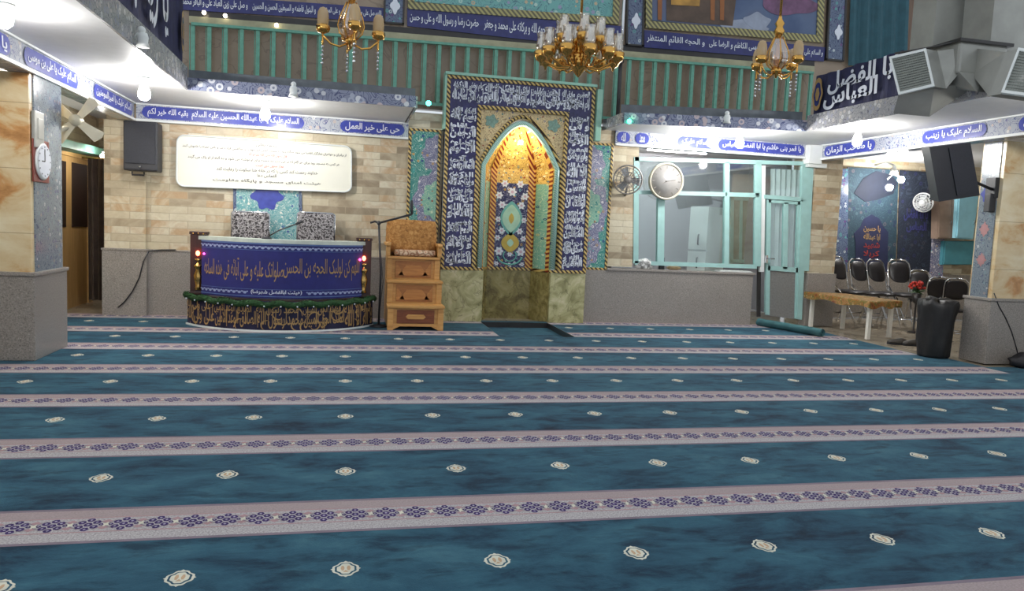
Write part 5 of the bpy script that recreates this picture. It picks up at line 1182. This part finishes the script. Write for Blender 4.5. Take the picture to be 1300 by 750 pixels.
# poster wall behind the chairs
PY = 12.06
r = thing('mourning_banner', base_of(pq([(1078, 215), (1142, 330)], Y=PY)), 'teal cloth banner with a dark domed arch and red gold script behind the chairs', 'banner')
m_tealban = floral('teal_banner_print', rgb(36, 58, 72), rgb(50, 76, 86), [rgb(60, 84, 94), rgb(34, 50, 76), rgb(84, 80, 88)], 'xz', 7, .8)
cl = obj('cloth', board([(1076, 212), (1141, 216), (1137, 334), (1076, 334)], .02, PY), m_tealban, r)
b = B(); dome = [(1086, 345), (1086, 308), (1084, 296), (1092, 288), (1096, 278), (1106, 272), (1116, 277), (1121, 287), (1128, 295), (1127, 308), (1127, 345)]
b.prism([at(x, y, Y=PY-.024) for x, y in dome], (0, -.004, 0)); dm = obj('dome_print', b, plain('dome_navy', rgb(28, 34, 66), .8), cl)
b = B(); top = [(1084, 245), (1096, 226), (1112, 217), (1132, 222), (1139, 232), (1134, 246), (1112, 254), (1098, 256)]; b.prism([at(x, y, Y=PY-.024) for x, y in top], (0, -.004, 0)); obj('blue_cartouche', b, plain('cart_blue', rgb(26, 33, 50), .8), cl)
lb = B(); f = quadfn(pq([(1095, 284), (1119, 286), (1117, 328), (1095, 327)], Y=PY-.03))
for i, s in enumerate(('یا حسین', 'ابا عبدالله', 'شهید', 'کربلا')): write(lb, s, f, .05, .95, .76-.25*i, .98-.25*i, .02, 1 if i > 1 else 0)
obj('script', lb, [m_gold_letter, plain('red_script', rgb(150, 50, 44), .7)], dm)
r = thing('mourning_banner', base_of(pq([(1143, 217), (1184, 330)], Y=PY)), 'dark navy cloth banner behind the white caged fan', 'banner')
m_dkban = floral('dark_banner_print', rgb(30, 38, 54), rgb(48, 58, 74), [rgb(54, 64, 82), rgb(42, 46, 84), rgb(62, 60, 72)], 'xz', 7, .8)
cl = obj('cloth', board([(1143, 216), (1187, 219), (1183, 345), (1139, 342)], .02, PY), m_dkban, r)
lb = B(); f = quadfn(pq([(1146, 262), (1180, 264), (1179, 300), (1145, 298)], Y=PY-.024)); write(lb, 'یا ابا الفضل', f, .05, .95, .5, .95, .03); write(lb, 'العباس', f, .15, .9, .1, .5, .03); obj('script', lb, plain('dim_blue_script', rgb(58, 58, 116), .7), cl)
b = B(); board([(1060, 214), (1077, 214), (1076, 345), (1059, 345)], .04, PY, b); struct('trim_21', b, m_pilaster)
b = B(); board([(1184, 300), (1199, 300), (1197, 352), (1181, 352)], .04, PY, b); struct('trim_22', b, m_purple_floral)
# cabinets on the right
def cabinet(pts, y, d, m, label, dm):
    q = pq(pts, Y=y); r = thing('wall_cabinet', base_of(q), label, 'cabinet'); dv = Vector((0, d, 0))
    b = B(); b.hexa([q[3], q[2], q[1], q[0]], [p+dv for p in (q[3], q[2], q[1], q[0])]); obj('body', b, m, r)
    f = quadfn(q, Vector((0, -.002, 0)))
    for u0, u1 in dm:
        g = [f(u0, .03), f(u1, .03), f(u1, .97), f(u0, .97)]; b = B(); b.hexa([p+Vector((0, -.02, 0)) for p in g], g); dd = obj('door', b, m, r)
        k = f(u1-.1*(u1-u0), .4); b = B(); b.tube([k+Vector((0, -.02, -.04)), k+Vector((0, -.045, -.03)), k+Vector((0, -.045, .03)), k+Vector((0, -.02, .04))], .006, 6); obj('handle', b, m_chrome, dd)
    return r
m_cyan = plain('cyan_laminate', rgb(150, 206, 222), .35, var=.05); m_brownlam = plain('brown_laminate', rgb(142, 122, 108), .4, var=.1)
cabinet([(1191, 252), (1215, 252), (1213, 303), (1190, 303)], 11.85, .16, m_brownlam, 'brown wall cabinet beside the bright blue cabinet', [(.03, .68), (.72, .97)])
cabinet([(1216, 250), (1242, 249), (1235, 304), (1213, 302)], 11.75, .22, m_cyan, 'bright blue wall cabinet beside the tiled right pillar', [(.04, .96)])
cabinet([(1198, 306), (1240, 306), (1236, 336), (1196, 336)], 11.95, .10, plain('deep_teal_board', rgb(78, 146, 160), .5, var=.08), 'flat teal cabinet below the brown and blue cabinets', [(.03, .97)])
# ================================================================== AIR DUCT
TLp, TRp, BRp, BLp = at(1129, 73, Y=6.94), at(1176, 62, Y=6.69), at(1187, 110, Y=6.56), at(1141, 121, Y=6.81)
du = thing('air_duct', (6.6, 7.2, 3.0), 'large galvanised air duct with square outlets above the right gallery edge', 'air duct')
PX0, PX1, PY0, PY1, PZ0, PZ1 = 5.93, 6.50, 6.53, 7.02, 3.115, 3.44
def loft(b, q0, q1): b.hexa(q0, q1)
b = B(); b.bbox((PX0, PY0, PZ0), (PX1, PY1, PZ1), .03); obj('plenum', b, m_steel, du); bm = bmesh.new()
for q in ((PX0+.01, PY0+.01, PZ0+.03), (PX1-.2, PY0+.01, PZ0+.03), (PX0+.01, PY1-.05, PZ0+.03), at(1216, 113, Y=6.62), at(1262, 118, Y=6.45), at(1240, 116, Y=6.38), at(1212, 112, Y=6.85)): bm.verts.new(q)
bmesh.ops.convex_hull(bm, input=list(bm.verts)); b = B(); b.addbm(bm); obj('sump', b, m_steel, du)
back = [Vector((PX0+.02, PY0+.02, PZ0+.04)), Vector((PX0+.02, PY1-.02, PZ0+.04))]
b = B(); mid = [BLp+Vector((.16, .03, .0)), BRp+Vector((.16, .03, .0)), TRp+Vector((.16, .03, 0)), TLp+Vector((.16, .03, 0))]
loft(b, [BLp, BRp, TRp, TLp], mid)
loft(b, mid, [Vector((PX0+.05, PY1-.03, PZ0+.02)), Vector((PX0+.05, PY0+.03, PZ0+.02)), Vector((PX0+.05, PY0+.03, PZ1-.06)), Vector((PX0+.05, PY1-.03, PZ1-.06))])
br = obj('side_branch', b, m_steel, du)
def outlet(q, par):
    c = sum(q, Vector())/4; e1 = (q[1]-q[0]); nn = e1.cross(q[3]-q[0]).normalized()
    if nn.dot(CAM-c) < 0: nn = -nn
    b = B()
    for i in range(4):
        p0, p1 = q[i], q[(i+1) % 4]; i0, i1 = p0.lerp(c, .13), p1.lerp(c, .13); g = [p0, p1, i1, i0]; b.hexa([p+nn*.025 for p in g], [p-nn*.005 for p in g])
    obj('outlet_frame', b, m_white, par)
    b = B(); q2 = [p.lerp(c, .13) for p in q]
    for i in range(14):
        t0, t1 = i/14+.01, i/14+.05; g = [q2[0].lerp(q2[3], t0), q2[1].lerp(q2[2], t0), q2[1].lerp(q2[2], t1), q2[0].lerp(q2[3], t1)]; b.hexa([p+nn*.012 for p in g], [p+nn*.002 for p in g])
    for i in range(14):
        t0, t1 = i/14+.01, i/14+.04; g = [q2[0].lerp(q2[1], t0), q2[0].lerp(q2[1], t1), q2[3].lerp(q2[2], t1), q2[3].lerp(q2[2], t0)]; b.hexa([p+nn*.010 for p in g], [p+nn*.003 for p in g])
    obj('outlet_grille', b, m_grille, par)
outlet([TLp, TRp, BRp, BLp], br)
bm = bmesh.new()
for q in (BLp+Vector((.02, .03, .01)), BRp+Vector((.02, .03, .01)), at(1240, 108, Y=6.62), at(1134, 144, Y=7.02), at(1180, 148, Y=6.86), at(1191, 136, Y=6.78), at(1200, 96, Y=6.9)): bm.verts.new(q)
bmesh.ops.convex_hull(bm, input=list(bm.verts)); b = B(); b.addbm(bm); obj('sloping_underside', b, m_steel, du)
G = [at(1293, 62, Y=6.08), at(1336, 70, Y=5.84), at(1322, 126, Y=5.8), at(1271, 119, Y=6.03)]
b = B(); mg2 = [p+Vector((.0, .14, .0)) for p in G]; loft(b, [G[3], G[2], G[1], G[0]], [mg2[3], mg2[2], mg2[1], mg2[0]])
loft(b, [mg2[3], mg2[2], mg2[1], mg2[0]], [Vector((PX0+.2, PY0+.04, PZ0+.02)), Vector((PX1+.1, PY0+.2, PZ0+.02)), Vector((PX1+.1, PY0+.2, PZ1-.05)), Vector((PX0+.2, PY0+.04, PZ1-.05))])
br2 = obj('front_branch', b, m_steel, du); outlet(G, br2)
t0, t1 = at(1236, 40, Y=6.85), at(1281, 40, Y=6.85)
b = B(); b.hexa([(t0.x, 6.62, PZ1-.02), (t1.x-.02, 6.62, PZ1-.02), (t1.x+.05, 6.62, 5.2), (t0.x, 6.62, 5.2)], [(t0.x, 7.0, PZ1-.02), (t1.x-.02, 7.0, PZ1-.02), (t1.x+.05, 7.0, 5.2), (t0.x, 7.0, 5.2)]); obj('riser', b, m_steel, du)
u0, u1 = at(1184, 20, Y=7.1), at(1224, 20, Y=7.1)
b = B(); b.box((u0.x, 7.06, 3.30), (u1.x, 7.4, 5.2)); obj('rear_riser', b, m_steel, du)
b = B(); b.box((u1.x-.04, 7.03, 3.44), (u1.x+.03, 7.07, 5.2)); obj('seam_strip', b, m_white, du)
b = B(); b.bbox((PX0-.03, PY0-.03, PZ1-.015), (PX1+.04, PY1+.02, PZ1+.02), .006); b.tube([Vector((PX0, PY0, PZ1)), TRp+Vector((.2, .05, .06)), TLp+Vector((.1, .05, .06))], .012, 6); obj('flange', b, m_dark, du)

# ================================================================== CHANDELIERS
def chandelier_small(loc, label, rot):
    r = thing('chandelier', (0, 0, 0), label, 'chandelier', 'small brass chandeliers'); r['_org'] = (0, 0, 0)
    b = B(); b.tube([(0, 0, .34), (0, 0, 2.2)], .012, 8); obj('rod', b, m_gold, r)
    b = B(); b.lathe([(0, .30), (.03, .32), (.05, .36), (.03, .40), (.045, .43), (.02, .47), (.014, .5)], n=16); b.lathe([(0, -.07), (.012, -.06), (.02, -.03), (.05, -.01), (.045, .02), (.02, .05), (.018, .3)], n=16); obj('stem', b, m_gold, r)
    b = B(); b.lathe([(.04, .01), (.085, .06), (.10, .12), (.085, .19), (.055, .26), (.035, .31)], n=36, lobes=6, amp=.06)
    obj('glass_body', b, m_smoke, r)
    b = B()
    for i in range(6):
        a2 = i*PI/3; b.tube([(q*1.05*math.cos(a2), q*1.05*math.sin(a2), h) for q, h in ((.04, .01), (.087, .06), (.102, .12), (.087, .19), (.057, .26), (.036, .31))], .006, 6)
    obj('ribs', b, m_gold, r)
    for i in range(4):
        a2 = rot+i*PI/2; ca, sa = math.cos(a2), math.sin(a2); R = .225; P3 = lambda q, h: (q*ca, q*sa, h)
        b = B(); b.tube([P3(.02, -.02), P3(.09, -.055), P3(.16, -.04), P3(R, .02), P3(R, .05)], .009, 8); am = obj('arm', b, m_gold, r)
        b = B(); b.lathe([(.008, .03), (.045, .045), (.056, .075), (.052, .10), (.046, .10), (.03, .085)], (R*ca, R*sa, 0), n=14, lobes=7, amp=.06); b.lathe([(.005, -.06), (.010, -.03), (.006, .0), (.012, .02)], (R*ca, R*sa, 0), n=8); obj('cup', b, m_gold, am)
        b = B(); b.lathe([(.03, .08), (.044, .11), (.047, .16), (.043, .20), (.030, .232), (.0, .245)], (R*ca, R*sa, 0), n=16); obj('lamp_shade', b, m_amber, am)
        b = B()
        for k in range(5): b.ball((R*ca, R*sa, -.07-.033*k), .009 if k % 2 else .012, 8)
        obj('crystal_drop', b, m_chrome, am)
    r.location = loc; return r
pL = at(445, 60, Y=6.5); pR = at(985, 97, Y=6.5); va = math.atan2(pL.y, pL.x)
c1 = chandelier_small((pL.x, 6.5, pL.z+.05), 'small brass chandelier with amber globes hanging left of the large one, above the podium', .12)
c2 = dup(c1, (pR.x, 6.5, pR.z+.05), .25, 'small brass chandelier with amber globes hanging right of the large one, above the office')
pc = at(734, 96, Y=7.0); cz = at(734, 62, Y=7).z
r = thing('chandelier', (pc.x, 7.0, pc.z), 'large two tiered brass chandelier with many clear glass shades before the niche', 'chandelier'); O = Vector((pc.x, 7.0, pc.z))
b = B(); b.tube([O+Vector((0, 0, .3)), O+Vector((0, 0, 2.2))], .013, 8); b.lathe([(.018, .40), (.04, .42), (.04, .45), (.018, .46)], O, n=12); obj('rod', b, m_gold, r)
b = B(); b.lathe([(0, -.02), (.02, 0), (.05, .04), (.09, .08), (.11, .13), (.09, .18), (.05, .2), (.03, .24), (.06, .28), (.07, .32), (.03, .36), (.018, .42)], O, n=24, lobes=12, amp=.05); obj('body', b, m_gold, r)
def tier(nn, R, zc, ph, s=1):
    for i in range(nn):
        a2 = ph+2*PI*i/nn; ca, sa = math.cos(a2), math.sin(a2); P3 = lambda q, h: O+Vector((q*ca, q*sa, h))
        b = B(); b.tube([P3(.04, zc-.02), P3(R*.3, zc-.09), P3(R*.55, zc-.10), P3(R*.85, zc-.05), P3(R, zc-.02), P3(R, zc+.02)], .010, 8); b.tube([P3(R*.3, zc-.09), P3(R*.42, zc+.0), P3(R*.6, zc-.02), P3(R*.5, zc-.06)], .007, 6); am = obj('arm', b, m_gold, r)
        c = O+Vector((R*ca, R*sa, zc))
        b = B(); b.lathe([(.006, -.085), (.014, -.055), (.048, -.035), (.064, .0), (.070, .045), (.054, .05), (.02, .03)], c, n=14, lobes=7, amp=.06); obj('cup', b, m_gold, am)
        b = B(); b.lathe([(.03, .03), (.052, .06), (.056, .10), (.046, .14), (.044, .19), (.052, .215)], c, n=16, cap=False); b.lathe([(.05, .213), (.042, .19), (.044, .14), (.053, .10), (.049, .06), (.028, .033)], c, n=16, cap=False); obj('lamp_shade', b, m_shade, am)
        b = B(); b.lathe([(.012, .03), (.012, .1), (.018, .12), (.012, .16), (0, .175)], c, n=10); obj('candle_bulb', b, m_letter, am)
tier(11, .36, .16, .1); tier(6, .20, .30, .4)

# ================================================================== LAMPS
def ceiling_lamp(px, py, z, label, drop=.10):
    p = at(px, py, Z=z); r = thing('ceiling_lamp', (p.x, p.y, z), label, 'lamp', 'bright soffit bulbs')
    b = B(); b.lathe([(.0, 0), (.075, -.002), (.07, -.02), (.035, -.035), (.03, -drop+.03), (0, -drop+.03)], p, n=18); obj('holder', b, m_white, r)
    b = B(); b.lathe([(0, -drop+.035), (.035, -drop+.03), (.05, -drop-.01), (.062, -drop-.05), (.055, -drop-.09), (.03, -drop-.115), (0, -drop-.12)], p, n=18); obj('bulb', b, m_bulb, r)
    return r
ceiling_lamp(183, 98, ZL, 'glowing bulb under the left gallery, above the black loudspeaker', .12)
ceiling_lamp(337, 127, ZL, 'glowing bulb under the gallery, above the notice board', .12)
ceiling_lamp(904, 165, ZR, 'glowing bulb above the office window, the one closer to the round clock', .12)
ceiling_lamp(940, 166, ZR, 'glowing bulb above the office window, the one closer to the door', .12)
ceiling_lamp(1090, 160, ZR, 'glowing bulb under the right gallery, above the poster wall', .14)
lamp0 = ceiling_lamp(4, 4, ZL, 'glowing bulb under the left gallery at the photo edge', .05)
for X, Y, z, lab in ((-2.2, 2.2, ZL, 'added bulb under the left gallery, out of view nearer the entrance'), (6.8, 5.6, ZR, 'added bulb under the right gallery, out of view behind the duct'), (6.8, 2.0, ZR, 'added bulb under the right gallery, out of view nearer the entrance')):  # out-of-view bulbs added to brighten the hall
    dup(lamp0, (X, Y, z), None, lab)
# twin wall lamp in the right aisle
p = at(1135, 214, Y=11.55); r = thing('wall_lamp', (p.x, 11.55, p.z-.3), 'pair of glowing bulbs on a white bracket above the teal banner', 'lamp')
b = B(); b.lathe([(.02, .06), (.05, -.02), (.075, -.10), (.0, -.08)], p, n=16); b.tube([p+Vector((0, .5, .1)), p+Vector((0, .2, .12)), p+Vector((0, 0, .06))], .018); b.tube([p+Vector((-.11, 0, -.19)), p+Vector((-.02, 0, -.09)), p+Vector((.10, 0, -.12))], .015); obj('bracket', b, m_white, r)
for px, py in ((1129, 238), (1144, 228)):
    c = at(px, py, Y=11.5); b = B(); b.ball(c, .058, 14); obj('bulb', b, m_bulb, r)
# green lamps at the gallery edge by the niche
for px, py, y, lab in ((544, 131, 9.22, 'small green lamp on the gallery edge between podium side and niche'), (799, 154, 9.93, 'small green lamp on the gallery edge between niche and office')):
    c = at(px, py, Y=y); r = thing('green_lamp', c, lab, 'lamp', 'green gallery lamps'); b = B(); b.ball(c, .032, 12); obj('bulb', b, m_green_glow, r); b = B(); b.tube([c+Vector((0, .02, .01)), c+Vector((0, .075, .03))], .016, 8); obj('holder', b, m_white, r)
# white twin spot heads on the gallery edge
def spot(px, py, n, lab, X=None, Y=None):
    c = at(px, py, X=X, Y=Y); n = Vector(n); r = thing('spot_fixture', c, lab, 'light fixture', 'white spot heads on the gallery edge')
    b = B(); b.ball(c+n*.06+Vector((0, 0, .07)), .032, 12); b.tube([c, c+n*.05+Vector((0, 0, .06)), c+n*.06], .013, 8); obj('mount', b, m_white, r)
    b = B(); q = c+n*.07; b.lathe([(.0, .055), (.035, .045), (.045, .01), (.04, -.03), (.055, -.07), (0, -.06)], q, n=16); obj('lamp_head', b, m_white, r)
spot(170, 48, (1, 0, 0), 'white unlit spot head on the left gallery edge', X=-1.77)
spot(373, 116, (0, -1, 0), 'white unlit spot head on the gallery edge above the podium', Y=9.26)
spot(920, 151, (0, -1, 0), 'white unlit spot head on the gallery edge above the office', Y=9.72)
spot(1217, 118, (-1, 0, 0), 'white unlit spot head on the right gallery edge below the duct', X=6.18)
# spots over the railing
for px, py, lab in ((259, 16, 'small glowing spot above the railing, nearest the left banner'), (286, 20, 'small glowing spot above the railing, second from the left banner'), (351, 32, 'small dim spot above the railing beside the left chandelier')):
    c = at(px, py, Y=10.9); r = thing('spot_lamp', c, lab, 'lamp', 'spots above the railing'); b = B(); b.ball(c, .028, 10); obj('bulb', b, m_bulb_small, r); b = B(); b.tube([c+Vector((0, .02, .01)), c+Vector((0, .10, .02))], .012, 8); obj('holder', b, m_dark, r)
# warm lamp in the crown of the niche
c = Vector((MC, MY+.10, 2.62)); r = thing('niche_lamp', c, 'warm glowing lamp inside the golden niche hood', 'lamp')
b = B(); b.ball(c, .032, 12); obj('bulb', b, m_warm_glow, r); b = B(); b.tube([c+Vector((0, 0, .02)), c+Vector((0, .10, .11))], .01, 8); obj('holder', b, m_brass, r)
m_tube = emit('tube_glow', (1, .98, .95, 1), 150)
# unseen tube light added to brighten the office
r = thing('tube_light', (5.6, 12.4, ZR-.05), 'unseen tube light added on the office ceiling to brighten the office', 'lamp'); b = B(); b.tube([(5.1, 12.4, ZR-.06), (6.2, 12.4, ZR-.06)], .022, 10); obj('tube', b, m_tube, r); b = B(); b.box((5.05, 12.37, ZR-.03), (6.25, 12.43, ZR-.001)); obj('housing', b, m_white, r)
r = thing('tube_light', (-3.2, 8.9, ZL-.05), 'glowing tube light under the left gallery behind the onyx pillar', 'lamp'); b = B(); b.tube([(-3.2, 8.45, ZL-.06), (-3.2, 9.3, ZL-.06)], .022, 10); obj('tube', b, m_tube, r); b = B(); b.box((-3.23, 8.4, ZL-.03), (-3.17, 9.35, ZL-.001)); obj('housing', b, m_white, r)
c = at(130, 198, Y=11.35); r = thing('passage_lamp', c, 'small glowing bulb at the end of the teal lintel in the left passage', 'lamp'); b = B(); b.ball(c, .03, 12); obj('bulb', b, m_bulb, r); b = B(); b.tube([c+Vector((0, 0, .02)), c+Vector((0, 0, .06)), Vector((-3.06, c.y, c.z+.06))], .012, 8); obj('holder', b, m_white, r)
# even world fill added through the open top, standing in for bounced light
w = bpy.data.worlds.new('hall_fill'); SC.world = w; w.use_nodes = True
w.node_tree.nodes['Background'].inputs[0].default_value = (.86, .93, 1, 1); w.node_tree.nodes['Background'].inputs[1].default_value = .84
SC.cycles.use_denoising = True
SC.cycles.max_bounces = 6; SC.cycles.transparent_max_bounces = 12
SC.cycles.sample_clamp_indirect = 4
